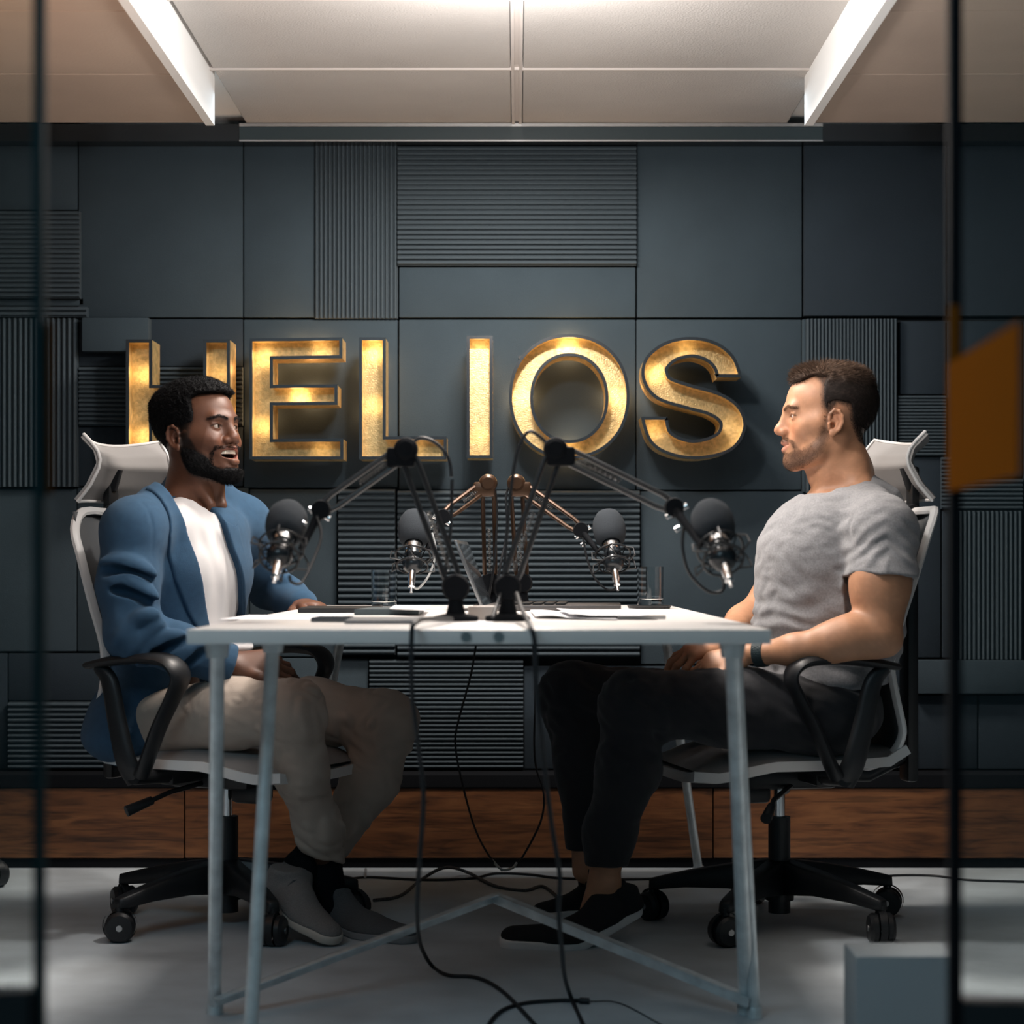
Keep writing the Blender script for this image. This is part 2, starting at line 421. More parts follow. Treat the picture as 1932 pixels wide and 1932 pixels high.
cl = sweep([Vector((x, y)).to_3d() for x, y in [(1376, 711), (1366, 684), (1343, 664), (1308, 655), (1268, 662), (1240, 684), (1236, 708), (1252, 732), (1298, 748), (1345, 761), (1374, 779), (1383, 803), (1371, 829), (1343, 843), (1306, 848), (1270, 840), (1245, 822), (1234, 787)]], 7)
wd = np.interp(np.arange(len(cl)), np.linspace(0, len(cl) - 1, 18), [23, 22, 20, 18.5, 20, 23, 24.5, 24, 23, 23, 24, 24.5, 22, 19, 17.5, 19, 22, 24])
L_, R_ = [], []
for i, p in enumerate(cl):
    t_ = (cl[min(i + 1, len(cl) - 1)] - cl[max(0, i - 1)]).normalized()
    if i == 0: t_ = Vector((0, -1, 0))
    if i == len(cl) - 1: t_ = Vector((0, -1, 0))
    nn = Vector((-t_.y, t_.x, 0)) * float(wd[i]); L_.append((p + nn)[:2]); R_.append((p - nn)[:2])
letter('S', [L_ + R_[::-1]], 'gold edge-lit letter S of the wall sign, rightmost letter')

# ---------------------------------------------------------------- glass doors, card, pale box in the foreground
Yg = 1.75
def pane(name, A, B, z0, z1, label, rz_leg=0):
    """upright pane from ground points A to B"""
    A, B = Vector((*A, 0)), Vector((*B, 0)); d = (B - A); L = d.length; ang = math.atan2(d.y, d.x)
    r = empty(name, A, ang, label, 'glass door', 'glass doors in the foreground')
    MB().box((.003, -.005, z0), (L, .005, z1)).build('glass_panel', 'pane', r, smooth=False)
    return r, L
g1, L1 = pane('glass_door', ((75 - VX) * Yg / FPX, Yg), ((-420 - VX) * Yg / FPX, Yg), .46, 2.05, 'clear glass door with dark green edge at the left of the view')
MB().box((-.0045, -.007, .0), (.0045, .007, 2.05)).build('glass_edge', 'paneedge', g1, smooth=False)
MB().box((.0, -.014, .0), (L1, .014, .459), bev=.002).build('bottom_rail', 'black', g1)
MB().box((.0, -.014, .0), (.006, .014, .46)).build('edge_strip', 'black', g1)
MB().box((-.009, -.0085, .905), (-.002, -.0072, 1.06)).build('edge_reflection', 'orange', g1, smooth=False)  # thin orange strip standing in for a reflection on the glass edge
g2, L2 = pane('glass_door', ((1802 - VX) * 1.95 / FPX, 1.95), ((2330 - VX) * 1.92 / FPX, 1.92), .41, 2.05, 'clear glass door with black edge at the right of the view')
MB().box((-.007, -.012, 0), (.006, .012, 2.05), bev=.002).build('edge_strip', 'blackmatte', g2)
MB().box((-.0085, -.0135, .96), (.002, -.0122, 1.10)).build('edge_reflection', 'orange', g2, smooth=False)  # orange reflection along the door edge, modelled as a coloured strip
MB().box((.006, -.014, 0), (L2, .014, .405), bev=.002).build('bottom_rail', 'black', g2)
# orange card fixed at right angles to the door edge, reaching towards the camera
Ea = Vector(((1789 - VX) * 1.935 / FPX, 1.935, 0)); Eb = Vector(((1924 - VX) * 1.60 / FPX, 1.60, 0)); dd = Eb - Ea
o = MB().box((0, -.001, .914), (dd.length, .001, 1.041)).build('orange_card', 'orange', smooth=False)
o.location = Ea; o.rotation_euler = (0, 0, math.atan2(dd.y, dd.x)); at_ = o
tag(o, 'blurry orange card standing out from the edge of the right glass door', 'card')
# pale box standing low right
bx = P(1700, 1792, 3.05)
t = MB().box((-.07, -.05, 0), (.088, .06, bx.z), bev=.004)
o = t.build('storage_box', mat('pale_box', (.30, .34, .36), .6)); o.location = (P(1688, 0, 3.05).x, 3.05, 0)
tag(o, 'blurry pale grey upright box on the floor at lower right', 'box')
# ================================================================ DESK
TY0, TY1 = 3.10, 5.17; TXL, TXR = -.5275, .4065; ZT = .74
desk = empty('desk', (-.06, 4.1, 0), 0, 'long white desk with thin steel legs between the two men', 'desk')
di = Matrix.Translation(-desk.location)
def dbuild(mb, name, m, parent=desk, **k):
    o = mb.build(name, m, parent, **k); o.data.transform(di); return o
dbuild(MB().box((TXL, TY0, ZT - .0235), (TXR, TY1, ZT), bev=.0018), 'desktop', 'white')
for a, b, r in ((P(410, 1213, 3.2), floorP(405, 1912), .0125), (P(515, 1211, 3.4), Vector((-.455, 3.30, 0)), .0125),
             (P(1382, 1213, 3.2), floorP(1408, 1912), .0135), (P(1388, 1212, 3.42), floorP(1424, 1920), .0105),
             (PZ(1251, 5.0, .715), floorP(1318, 1650), .012), (PZ(650, 5.0, .715), floorP(560, 1650), .012)):
    a = Vector((a.x, a.y, ZT - .03)); lg = MB().tube([a, b + Vector((0, 0, .012))], r, 14)
    lg.lathe([(0, 0), (r + .004, 0), (r + .004, .02), (r, .026)], b, seg=14)
    lg = dbuild(lg, 'leg', 'steel')
    cap = MB().lathe([(r + .005, -.02), (r + .008, .0), (r + .008, .008), (0, .008)], a, seg=14)
    dbuild(cap, 'leg_collar', 'steel', None).parent = lg
ctr = Vector((-.049, 4.02, .163))
for fx, fy in ((-.563, 3.60), (.432, 3.60)):
    A_ = Vector((fx, fy, .04)); d_ = (ctr - A_).normalized(); s_ = d_.cross(Vector((0, 0, 1))).normalized(); u_ = s_.cross(d_)
    m_ = MB()
    for w, t0, t1, q0, q1 in ((0, -.004, .018, -.002, .001), (0, -.002, .001, -.018, .001)):
        R_ = Matrix((d_, s_, u_)).transposed().to_4x4(); R_.translation = A_
        m_.box((0, t0, q0), ((ctr - A_).length, t1, q1), R_)
    br = dbuild(m_, 'brace', 'steel')
    bo = MB()
    for f in (.3, .74, .97):
        p_ = A_.lerp(ctr, f) - u_ * .012; bo.lathe([(0, -.012), (.007, -.012), (.007, -.003), (.004, .0)], p_, -s_ if s_.y > 0 else s_, 10)
    dbuild(bo, 'bolt', 'chrome', None).parent = br

# ================================================================ OFFICE CHAIR
chair_labels = {}
def pent_base(root, ph):
    hub = MB().lathe([(0, .06), (.034, .06), (.036, .13), (.03, .15), (0, .15)], seg=24)
    hb = hub.build('base_hub', 'black', root)
    for k in range(5):
        a = math.radians(ph + 72 * k); d = Vector((math.cos(a), math.sin(a), 0)); s_ = Vector((-d.y, d.x, 0))
        arm = MB(); prev = None; bm = arm.bm
        rg = []
        for t_, w, z0, z1 in ((.02, .028, .075, .155), (.12, .025, .085, .140), (.22, .022, .083, .120), (.285, .019, .076, .104), (.308, .014, .074, .098)):
            c = d * t_; rg.append([bm.verts.new(c + s_ * q + Vector((0, 0, z))) for q, z in ((w, z0), (-w, z0), (-w * .8, z1), (w * .8, z1))])
        for p_, q_ in zip(rg, rg[1:]):
            for i in range(4): bm.faces.new((p_[i], p_[(i + 1) % 4], q_[(i + 1) % 4], q_[i]))
        bm.faces.new(rg[0][::-1]); bm.faces.new(rg[-1])
        bmesh.ops.bevel(bm, geom=list(bm.edges), offset=.003, segments=1, affect='EDGES')
        ao = arm.build('base_arm', 'black', root, angle=50)
        c = d * .30; wa = Vector((math.cos(a + .9), math.sin(a + .9), 0))       # axle direction
        w_ = MB()
        for sg in (-1, 1):
            w_.lathe([(0, .006), (.024, .006), (.034, .011), (.034, .021), (.028, .028), (.012, .029), (0, .029)], c + Vector((0, 0, .0345)), wa * sg, 20)
        w_.tube([c + Vector((0, 0, .03)), c + Vector((0, 0, .085))], .010, 10)
        w_.lathe([(.0375, -.008), (.0385, .008)], c + Vector((0, 0, .038)), wa, 20)
        cs = w_.build('caster', 'black', root)
        for sg in (-1, 1):
            ax = MB().lathe([(0, .0292), (.007, .0292), (.007, .031), (0, .031)], c + Vector((0, 0, .0345)), wa * sg, 12); ax.build('axle_cap', 'alu', cs)
def chair(loc, rz, ph, label, arms=(-1, 1)):
    r = empty('office_chair', loc, rz, label, 'chair', 'white and grey mesh office chairs')
    pent_base(r, ph)
    MB().tube([(0, 0, .03), (0, 0, .255)], .026, 20).build('column', 'black', r)
    MB().tube([(0, 0, .25), (0, 0, .36)], .0135, 16).build('gas_lift', 'chrome', r)
    m_ = MB().box((-.12, -.07, .325), (.10, .07, .375), bev=.012).box((-.06, -.19, .345), (-.02, .19, .372), bev=.006).box((.03, -.035, .29), (.11, .035, .34), bev=.012)
    m_.build('mechanism', 'black', r)
    lv = MB().tube([(-.02, -.05 , .34), (-.05, -.16, .325), (-.07, -.2, .31)], .006, 8).tube([(-.07, -.2, .31), (-.105, -.25, .288)], (.010, .013), 12)
    lv.build('lever', 'black', r)
    MB().tube([(-.02, .05 , .34), (.06, .13, .31), (.08, .17, .30)], .006, 8).tube([(.08, .17, .30), (.11, .22, .28)], (.010, .013), 12).build('lever', 'black', r)
    # seat shell and cushion
    def zs(x):   # shell mid-height along the seat
        return np.interp(x, [-.23, -.18, -.05, .10, .16, .22, .27], [.425, .40, .397, .397, .385, .372, .374])
    def wdt(x): return np.interp(x, [-.23, -.1, .1, .2, .27], [.205, .24, .25, .24, .20])
    def shell(u, v):
        x = -.23 + .50 * u; s_ = 2 * v - 1; w = float(wdt(x)); return Vector((x, s_ * w, float(zs(x)) + .012 * abs(s_) ** 3))
    MB().grid(shell, 20, 14, .022).build('seat_shell', 'shell', r)
    def cush(u, v):
        x = -.215 + .475 * u; s_ = 2 * v - 1; w = float(wdt(x)) - .012; e = (1 - abs(s_) ** 6) * (1 - abs(2 * u - 1) ** 8)
        return Vector((x, s_ * w, float(zs(x)) + .010 + .030 * e))
    MB().grid(cush, 24, 20).build('seat_cushion', 'mesh', r)
    # back: curved rim frame and mesh
    zz = [.385, .405, .455, .52, .63, .77, .87, .965]; xx = [-.165, -.195, -.220, -.210, -.190, -.232, -.268, -.305]
    ww = [.15, .18, .205, .21, .212, .212, .205, .19]
    bx = lambda z: float(np.interp(z, zz, xx)); bw = lambda z: float(np.interp(z, zz, ww))
    cz = [(bx(z), bw(z), z) for z in zz]
    L1_ = sweep([(x, -w, z) for x, w, z in cz], 5); top = [Vector((-.318, -.13, .972)), Vector((-.325, 0, .972)), Vector((-.318, .13, .972))]
    R1_ = sweep([(x, w, z) for x, w, z in cz], 5)
    rim = sweep(L1_[::3] + top + R1_[::-1][::3], 3)
    rw = [(.008, .012)] * len(rim)
    MB().tube(rim, rw, 8, flat=(1, 0, 0)).tube([(-.17, -.17, .392), (-.18, -.1, .38), (-.185, 0, .376), (-.18, .1, .38), (-.17, .17, .392)], .012, 8).build('back_frame', 'shell', r)
    def bm_(u, v):
        z = .39 + .58 * u; s_ = 2 * v - 1; return Vector((bx(z) - .035 * (1 - s_ * s_) * (.4 + .6 * u), s_ * (bw(z) - .004), z))
    MB().grid(bm_, 30, 16, .004).build('back_mesh', 'mesh_dark', r)
    MB().box((-.34, -.03, .33), (-.31, .03, .99), bev=.01).tube([(-.08, 0, .355), (-.22, 0, .35), (-.325, 0, .40)], .02, 10).box((-.345, -.02, .95), (-.325, .02, 1.08), bev=.006).build('back_spine', 'black', r)
    # headrest: saddle shaped pad with rim
    hz = [.995, 1.03, 1.085, 1.12, 1.153]; hx = [-.315, -.285, -.258, -.268, -.30]
    hw = [.155, .148, .140, .142, .150]
    def hd(u, v):
        z = .995 + .158 * u; s_ = 2 * v - 1
        return Vector((float(np.interp(z, hz, hx)) - .045 * (1 - s_ * s_), s_ * float(np.interp(z, hz, hw)), z - .018 * (1 - s_ * s_) * (1 if u > .5 else -.3) * abs(2 * u - 1)))
    MB().grid(hd, 20, 20, .010).build('headrest', 'mesh', r)
    pth = [hd(0, v / 12) for v in range(13)] + [hd(u / 8, 1) for u in range(1, 9)] + [hd(1, 1 - v / 12) for v in range(1, 13)] + [hd(1 - u / 8, 0) for u in range(1, 9)]
    pth.append(pth[0]); MB().tube(pth, .0042, 8, caps=False).build('headrest_rim', 'shell', r)
    MB().tube([(-.335, 0, 1.03), (-.318, 0, 1.08)], .016, 10).build('headrest_bracket', 'black', r)
    for sy in arms:
        y = sy * .312
        loop = sweep([(-.165, y, .620), (-.08, y, .634), (.0, y, .640), (.060, y, .632), (.085, y, .60), (.066, y, .555), (.03, y, .49), (-.005, y, .41), (-.025, y * .97, .38)], 6)
        n = len(loop)
        wv = [(float(np.interp(i / n, [0, .1, .3, .5, .62, .8, 1], [.008, .012, .015, .013, .012, .014, .018])), float(np.interp(i / n, [0, .12, .4, .6, 1], [.02, .038, .04, .03, .02]))) for i in range(n)]
        MB().tube(loop, wv, 12, flat=(0, 0, 1)).build('armrest', 'black', r)
        up = sweep([(-.135, y, .618), (-.105, y, .585), (-.085, y, .50), (-.06, y, .41), (-.04, y * .95, .365)], 6)
        wv = [(float(np.interp(i / len(up), [0, .25, 1], [.014, .022, .030])), .014) for i in range(len(up))]
        MB().tube(up, wv, 12, flat=(1, 0, 0)).tube([(-.04, y, .375), (-.04, sy * .1, .36)], .018, 10).build('armrest_post', 'black', r)
    return r
CL = (-.682, 4.57, 0); CR = (.617, 4.56, 0)
yawL, yawR = math.radians(-25), math.radians(180 + 12)
chair(CL, yawL, 226 + 25, 'pale mesh office chair under the man in the blue blazer')
chair(CR, yawR, 167 - 192, 'pale mesh office chair under the man in the grey shirt')
chair((-1.672, 5.1, 0), math.radians(90), -90, 'third office chair beyond the left frame edge, only a black caster showing', arms=())

# ================================================================ MICROPHONE ARMS AND MICROPHONES
def mic_arm(base, joint, end, pv, lab, m='black', sc=1., side=1):
    """base/joint/end world points; pv = pivot where the mic bracket hangs"""
    root = empty('boom_arm', base, 0, lab, 'microphone arm', 'jointed microphone boom arms on the desk')
    inv = Matrix.Translation(-Vector(base))
    def bb(mb, name, mm, par=root, **k):
        o = mb.build(name, mm, par, **k); o.data.transform(inv); return o
    b = Vector(base); j = Vector(joint); e = Vector(end); view = Vector((0, 1, 0))
    fo = MB().lathe([(0, 0), (.040, 0), (.043, .004), (.041, .009), (.018, .014), (.014, .03), (.014, .05), (0, .05)], b, seg=28)
    bb(fo, 'base_plate', 'blackmatte')
    s0 = b + Vector((0, 0, .05))
    bb(MB().lathe([(0, -.018), (.022, -.018), (.026, -.01), (.026, .01), (.022, .018), (0, .018)], s0 + Vector((0, 0, .012)), view, 24).lathe([(0, -.001), (.012, 0), (.012, .03), (0, .03)], b, seg=14), 'base_joint', 'blackmatte')
    for nm, A, B, w in (('lower_arm', s0 + Vector((0, 0, .012)), j, .0135 * sc), ('upper_arm', j, e, .0125 * sc)):
        d = (B - A).normalized(); n = d.cross(view).normalized(); mb = MB()
        ln = (B - A).length
        for s_ in (-1, 1):
            mb.tube([A + n * w * s_ * .6, A + d * .03 + n * w * s_, B - d * .03 + n * w * s_, B + n * w * s_ * .6], .0052 * sc, 8)
        bb(mb, nm, m)
        sp = MB(); k0, k1 = A + d * ln * .12, A + d * ln * .55; N = 90
        sp.tube([k0.lerp(k1, i / N) + (n * math.cos(i * 1.4) + view * math.sin(i * 1.4)) * .0038 * sc for i in range(N + 1)], .0011 * sc, 5)
        bb(sp, 'spring', mat('spring_steel', (.10, .10, .10), .4, metal=.8))
    kn = MB().lathe([(0, -.020), (.014 * sc, -.020), (.021 * sc, -.014), (.023 * sc, 0), (.021 * sc, .014), (.014 * sc, .02), (0, .02)], j, view, 24)
    d = (e - j).normalized(); kn.box((-.026 * sc, -.012, -.018 * sc), (.026 * sc, .012, .018 * sc), Matrix.Translation(j + d * .012 + Vector((0, 0, -.008))), bev=.005)
    bb(kn, 'elbow_joint', 'blackmatte' if m == 'black' else m)
    en = MB().lathe([(0, -.016), (.017 * sc, -.016), (.019 * sc, 0), (.017 * sc, .016), (0, .016)], e, view, 20)
    pv = Vector(pv); en.tube([e, e.lerp(pv, .5), pv], [.010 * sc, .007 * sc, .006 * sc], 10)
    bb(en, 'end_joint', 'blackmatte')
    kb = MB()
    d2 = (pv - e).normalized(); n2 = d2.cross(view).normalized()
    for q, s_ in ((.1, 1), (.45, -1), (.1, -1)):
        kb.lathe([(0, .012 * sc), (.005 * sc, .012 * sc), (.006 * sc, .022 * sc), (0, .023 * sc)], e.lerp(pv, q), n2 * s_, 12)
    bb(kb, 'thumb_screw', 'chrome')
    return root
def microphone(c, tilt, yaw, sc, lab):
    """c = centre of the foam; local +z up along the mic; connector at the bottom"""
    r = empty('microphone', c, 0, lab, 'microphone', 'condenser microphones in shock mounts')
    r.rotation_euler = (yaw, tilt, 0); r.scale = (sc, sc, sc)
    R1 = .039
    MB().lathe([(0, .046), (.014, .044), (.027, .036), (.036, .020), (R1, .0), (R1 - .001, -.020), (.034, -.036), (.028, -.044), (.022, -.046), (.020, -.030), (0, -.03)], seg=32).build('foam_windscreen', 'foam', r)
    MB().lathe([(0, -.03), (.0195, -.03), (.0195, -.075), (.021, -.077), (.021, -.082), (.0195, -.084), (.0195, -.10), (.0, -.10)], seg=28).build('mic_body', 'blackgloss', r)
    MB().lathe([(.0198, -.046), (.0202, -.048), (.0202, -.066), (.0198, -.068)], seg=28).build('silver_band', 'chrome', r)
    MB().lathe([(0, -.10), (.023, -.094), (.025, -.10), (.021, -.115), (.012, -.122), (.0, -.122)], seg=24).build('mount_cup', 'blackgloss', r)
    MB().lathe([(0, -.12), (.0085, -.12), (.0085, -.150), (.0075, -.152), (.0075, -.165), (.004, -.168), (.0035, -.18), (0, -.18)], seg=16).build('plug', 'chrome', r)
    cage = MB()
    for zc, rr in ((-.078, .041), (-.108, .036)):
        cage.tube([(rr * math.cos(a), rr * math.sin(a), zc) for a in [2 * math.pi * i / 32 for i in range(33)]], .0022, 6, caps=False)
    for k in range(6):
        a = 2 * math.pi * k / 6 + .3; ca, sa = math.cos(a), math.sin(a)
        cage.tube([(.041 * ca, .041 * sa, -.078), (.056 * math.cos(a + .2), .056 * math.sin(a + .2), -.085), (.058 * math.cos(a + .2), .058 * math.sin(a + .2), -.105), (.036 * math.cos(a + .45), .036 * math.sin(a + .45), -.108)], .0018, 6)
    sm = cage.build('shock_mount', 'black', r)
    el = MB()
    for k in range(6):
        a = 2 * math.pi * k / 6 + .3
        for z0, r0, z1 in ((-.078, .041, -.09), (-.108, .036, -.098)):
            el.tube([(r0 * math.cos(a), r0 * math.sin(a), z0), (.020 * math.cos(a + .52), .020 * math.sin(a + .52), z1), (r0 * math.cos(a + 1.047), r0 * math.sin(a + 1.047), z0)], .0013, 5)
    el.build('elastic', 'blackmatte', sm)
    return r
def onT(px, Y): return PZ(px, Y, ZT)
mic_arm(onT(860, 3.6), P(766, 848, 3.62), P(606, 962, 3.62), P(568, 1036, 3.57), 'blurred black microphone arm in front, reaching towards the man in blue')
mic_arm(onT(958, 3.6), P(1048, 848, 3.6), P(1272, 958, 3.55), P(1322, 1028, 3.45), 'blurred black microphone arm in front, reaching towards the man in grey')
mic_arm(onT(925, 4.82), P(921, 912, 4.7), P(836, 975, 4.65), P(806, 1035, 4.6), 'rear microphone arm with brownish sheen, reaching left', m='copper')
mic_arm(onT(985, 4.80), P(974, 912, 4.7), P(1096, 1000, 4.65), P(1128, 1040, 4.6), 'rear dark microphone arm, reaching right', m='copper')
mics = [microphone(P(541, 985, 3.62), math.radians(3), math.radians(-52), 1.0, 'blurred microphone with round dark foam nearest the man in blue'),
        microphone(P(1344, 985, 3.5), math.radians(-9), math.radians(-50), 1.0, 'blurred microphone with dark foam nearest the man in grey'),
        microphone(P(782, 995, 4.6), math.radians(1), math.radians(-32), 1.0, 'rear microphone with dark foam, left one over the left water glass'),
        microphone(P(1149, 995, 4.6), math.radians(-6), math.radians(-34), 1.0, 'rear microphone with dark foam, right one above the laptop')]

# ================================================================ CABLES
def cable(pts, r, lab, m='rubber', name='cable', grp='loose cables', n=10):
    o = MB().tube(sweep(pts, n), r, 8).build(name, m, angle=80); base = min((v.co.copy() for v in o.data.vertices), key=lambda v: v.z)
    at_base(o, base); return tag(o, lab, 'cable', grp)
F = floorP
def fz(px, py, r=.0035): return floorP(px, py, r)
cable([P(852, 900, 3.62), P(846, 865, 3.62), P(825, 838, 3.62), P(795, 826, 3.62), P(772, 840, 3.62)], .0032, 'black cable looping over the elbow of the front left microphone arm', n=8)
cable([P(836, 1110, 3.6), P(850, 1000, 3.62), P(853, 905, 3.62)], .0032, 'black cable rising beside the front left microphone arm')
cable([P(1040, 845, 3.6), P(1020, 825, 3.6), P(1000, 814, 3.6), P(985, 830, 3.6), P(972, 870, 3.6), P(960, 960, 3.6), P(948, 1100, 3.6), P(930, 1165, 3.5)], .0032, 'black cable looping over the elbow of the front right microphone arm')
cable([P(598, 975, 3.6), P(606, 1010, 3.58), P(594, 1050, 3.55), P(570, 1098, 3.5), P(550, 1098, 3.48), P(546, 1086, 3.48)], .0028, 'short black cable hanging under the front left microphone')
cable([P(1292, 985, 3.52), P(1288, 1030, 3.5), P(1300, 1080, 3.5), P(1335, 1115, 3.5), P(1362, 1115, 3.5), P(1368, 1092, 3.5)], .003, 'short black cable curving under the front right microphone')
cable([P(815, 1005, 4.58), P(822, 1040, 4.58), P(812, 1080, 4.58), P(792, 1108, 4.58), P(781, 1108, 4.58), P(779, 1096, 4.6)], .0026, 'thin pale cable hanging under the rear left microphone', m='whitecable')
cable([P(1100, 1015, 4.6), P(1108, 1055, 4.6), P(1122, 1090, 4.6), P(1145, 1112, 4.6), P(1161, 1110, 4.6), P(1164, 1095, 4.6)], .0026, 'thin dark cable curving under the rear right microphone')
cable([P(932, 905, 4.72), P(937, 960, 4.74), P(934, 1050, 4.76), P(922, 1130, 4.78)], .0028, 'thin cable running down the rear left microphone arm')
cable([P(982, 898, 4.72), P(970, 905, 4.72), P(955, 935, 4.72), P(957, 1000, 4.72), P(945, 1060, 4.7), P(938, 1110, 4.7)], .0028, 'thin wavy cable beside the rear right microphone arm')
cable([P(852, 1168, 3.5), P(800, 1168, 3.2), P(783, 1176, 3.09), P(777, 1195, 3.075), P(777, 1300, 3.09), P(788, 1400, 3.15), P(799, 1500, 3.2), P(792, 1620, 3.25), P(787, 1710, 3.45), P(790, 1765, 3.75), P(797, 1792, 3.98), fz(815, 1822, .005), fz(845, 1840), fz(900, 1845), fz(950, 1872), fz(1020, 1945)], .0042,
      'thick black cable hanging from the desk front and trailing over the floor, left one')
cable([P(975, 1120, 3.5), P(985, 1150, 3.3), P(1000, 1180, 3.09), P(1009, 1215, 3.07), P(1012, 1300, 3.08), P(1022, 1400, 3.1), P(1040, 1550, 3.2), P(1056, 1650, 3.25), P(1054, 1720, 3.3), P(1060, 1790, 3.42), P(1066, 1845, 3.6), fz(1080, 1888, .005), fz(1112, 1960)], .0042,
      'thick black cable hanging from the desk front, right one beside the black trousers')
cable([fz(905, 1960), fz(940, 1912), fz(985, 1894), fz(1050, 1888), fz(1098, 1888)], .0042, 'short thick black cable with a connector on the floor in front')
o = MB().tube([fz(1094, 1888, .006), fz(1112, 1889, .006)], .0065, 10).build('cable_plug', 'rubber'); at_base(o, fz(1100, 1888, 0)); tag(o, 'small black connector at the end of the front floor cable', 'plug')
cable([fz(1112, 1889, .002), fz(1170, 1893, .002), fz(1260, 1940, .002)], .0012, 'hair-thin cord running on the floor from the black connector')
cable([PZ(905, 5.1, .71), P(890, 1265, 5.15), P(865, 1360, 5.2), P(859, 1400, 5.2), P(868, 1460, 5.2), P(895, 1560, 5.15), P(925, 1618, 5.1), P(948, 1643, 5.1)], .0028, 'thin black cable hanging under the desk, left side of the tied loop')
cable([PZ(1003, 4.9, .71), P(1010, 1290, 4.95), P(1008, 1400, 5.0), P(1012, 1450, 5.05), P(1026, 1500, 5.1), P(1020, 1550, 5.1), P(990, 1610, 5.1), P(970, 1636, 5.1), P(950, 1642, 5.1)], .0028, 'thin black cable hanging under the desk, right side of the tied loop')
cable([P(928, 1622, 5.1), P(946, 1640, 5.09), P(966, 1638, 5.09), P(975, 1628, 5.1)], .0035, 'small white tie where the two hanging cables meet', m='whitecable', name='cable_tie')
cable([fz(640, 1664), fz(690, 1655), fz(800, 1660), fz(890, 1657), fz(935, 1648), fz(1000, 1650), fz(1060, 1657), fz(1180, 1659), fz(1290, 1656)], .0035, 'black cable lying along the floor near the skirting')
cable([fz(705, 1699), fz(755, 1690), fz(800, 1656), P(840, 1637, 5.2), fz(880, 1645, .01), fz(935, 1672), fz(990, 1680), fz(1025, 1673), fz(1060, 1700), fz(1075, 1712)], .0045, 'speckled braided cable snaking on the floor behind the sneakers', m=mat('braid', (.12, .13, .14), .7, bump=1, bscale=600, var=.8, vscale=300))
cable([fz(1640, 1660), fz(1680, 1652), fz(1760, 1652), fz(1830, 1660), fz(1960, 1664)], .003, 'black cable on the floor along the skirting at right')
cable([fz(690, 1640, .01), fz(689, 1655, .008)], .0035, 'tiny pale tie around the floor cable', m='whitecable', name='cable_tie')

# ================================================================ THINGS ON THE DESK
def glass(px, Y, lab, w=.0315, h=.094, z=ZT):
    r = empty('drinking_glass', PZ(px, Y, z), 0, lab, 'glass', 'water glasses on the desk')
    MB().lathe([(0, .0), (w, .0), (w + .001, h), (w - .0018, h), (w - .0026, .016), (0, .014)], seg=40).build('glass_wall', 'glass', r)
    MB().lathe([(0, .0145), (w - .0028, .0165), (w - .0027, .024), (0, .024)], seg=40).build('water', 'water', r)
glass(725, 4.80, 'clear water glass at the left beside the black notebooks')
glass(1227, 4.72, 'clear water glass on the black coaster at the right', z=ZT + .008)
o = MB().lathe([(0, 0), (.05, 0), (.054, .008), (.05, .0075), (0, .006)], seg=40).build('coaster', 'black', loc=PZ(1225, 4.72, ZT)); tag(o, 'round black coaster under the right water glass', 'coaster')
def sheet(name, corners, th, m, lab, cat, z=ZT + .0004, bev=.0):
    cs = [Vector((c.x, c.y, 0)) for c in corners]; c0 = sum(cs, Vector()) / len(cs)
    bm = bmesh.new(); A = [bm.verts.new(c - c0) for c in cs]; B = [bm.verts.new(c - c0 + Vector((0, 0, th))) for c in cs]
    bm.faces.new(A[::-1]); bm.faces.new(B); n = len(A)
    for i in range(n): bm.faces.new((A[i], A[(i + 1) % n], B[(i + 1) % n], B[i]))
    if bev: bmesh.ops.bevel(bm, geom=list(bm.edges), offset=bev, segments=2, affect='EDGES')
    mb = MB(); mb.bm.free(); mb.bm = bm
    o = mb.build(name, m, smooth=False); o.location = (c0.x, c0.y, z); return tag(o, lab, cat)
T = lambda px, py: floorP(px, py, ZT)
def TY(px, Y): return PZ(px, Y, ZT)
sheet('notebook', [TY(562, 4.25), TY(700, 4.25), TY(722, 4.55), TY(583, 4.55)], .010, 'black', 'black notebook nearest the man in blue', 'notebook', bev=.001)
sheet('notebook', [TY(668, 4.05), TY(790, 4.05), TY(800, 4.30), TY(702, 4.30)], .012, mat('slate_cover', (.05, .07, .08), .5), 'slate grey notebook right of the black one', 'notebook', bev=.001)
sheet('smartphone', [TY(586, 3.52), TY(660, 3.50), TY(668, 3.63), TY(602, 3.64)], .008, 'screen', 'black smartphone lying in front at the left of the desk', 'phone', bev=.001)
sheet('clipboard', [TY(650, 3.40), TY(790, 3.40), TY(798, 3.66), TY(668, 3.66)], .006, mat('board_grey', (.12, .13, .14), .5), 'thin dark clipboard beside the smartphone', 'clipboard')
sheet('paper_sheet', [TY(412, 3.7), TY(640, 3.66), TY(655, 4.0), TY(470, 4.05)], .0006, 'paper', 'white paper sheet at the left end of the desk', 'paper', z=ZT + .0002)
sheet('paper_sheet', [TY(735, 4.05), TY(800, 3.9), TY(812, 4.35), TY(745, 4.4)], .002, 'paper', 'white paper right of the slate notebook', 'paper', z=ZT + .0125)
def papers(corners, lab, seed):
    rnd = random.Random(seed); cs = [Vector((c.x, c.y, 0)) for c in corners]
    def f(u, v):
        p = cs[0].lerp(cs[1], u).lerp(cs[3].lerp(cs[2], u), v)
        return Vector((p.x, p.y, .002 + .010 * max(0, math.sin(u * 5 + seed)) * (u * (1 - v) + .3)))
    c0 = sum(cs, Vector()) / 4
    o = MB().grid(lambda u, v: f(u, v) - Vector((c0.x, c0.y, 0)), 16, 8, .0006).build('paper_sheet', 'paper'); o.location = (c0.x, c0.y, ZT + .0012)
    return tag(o, lab, 'paper')
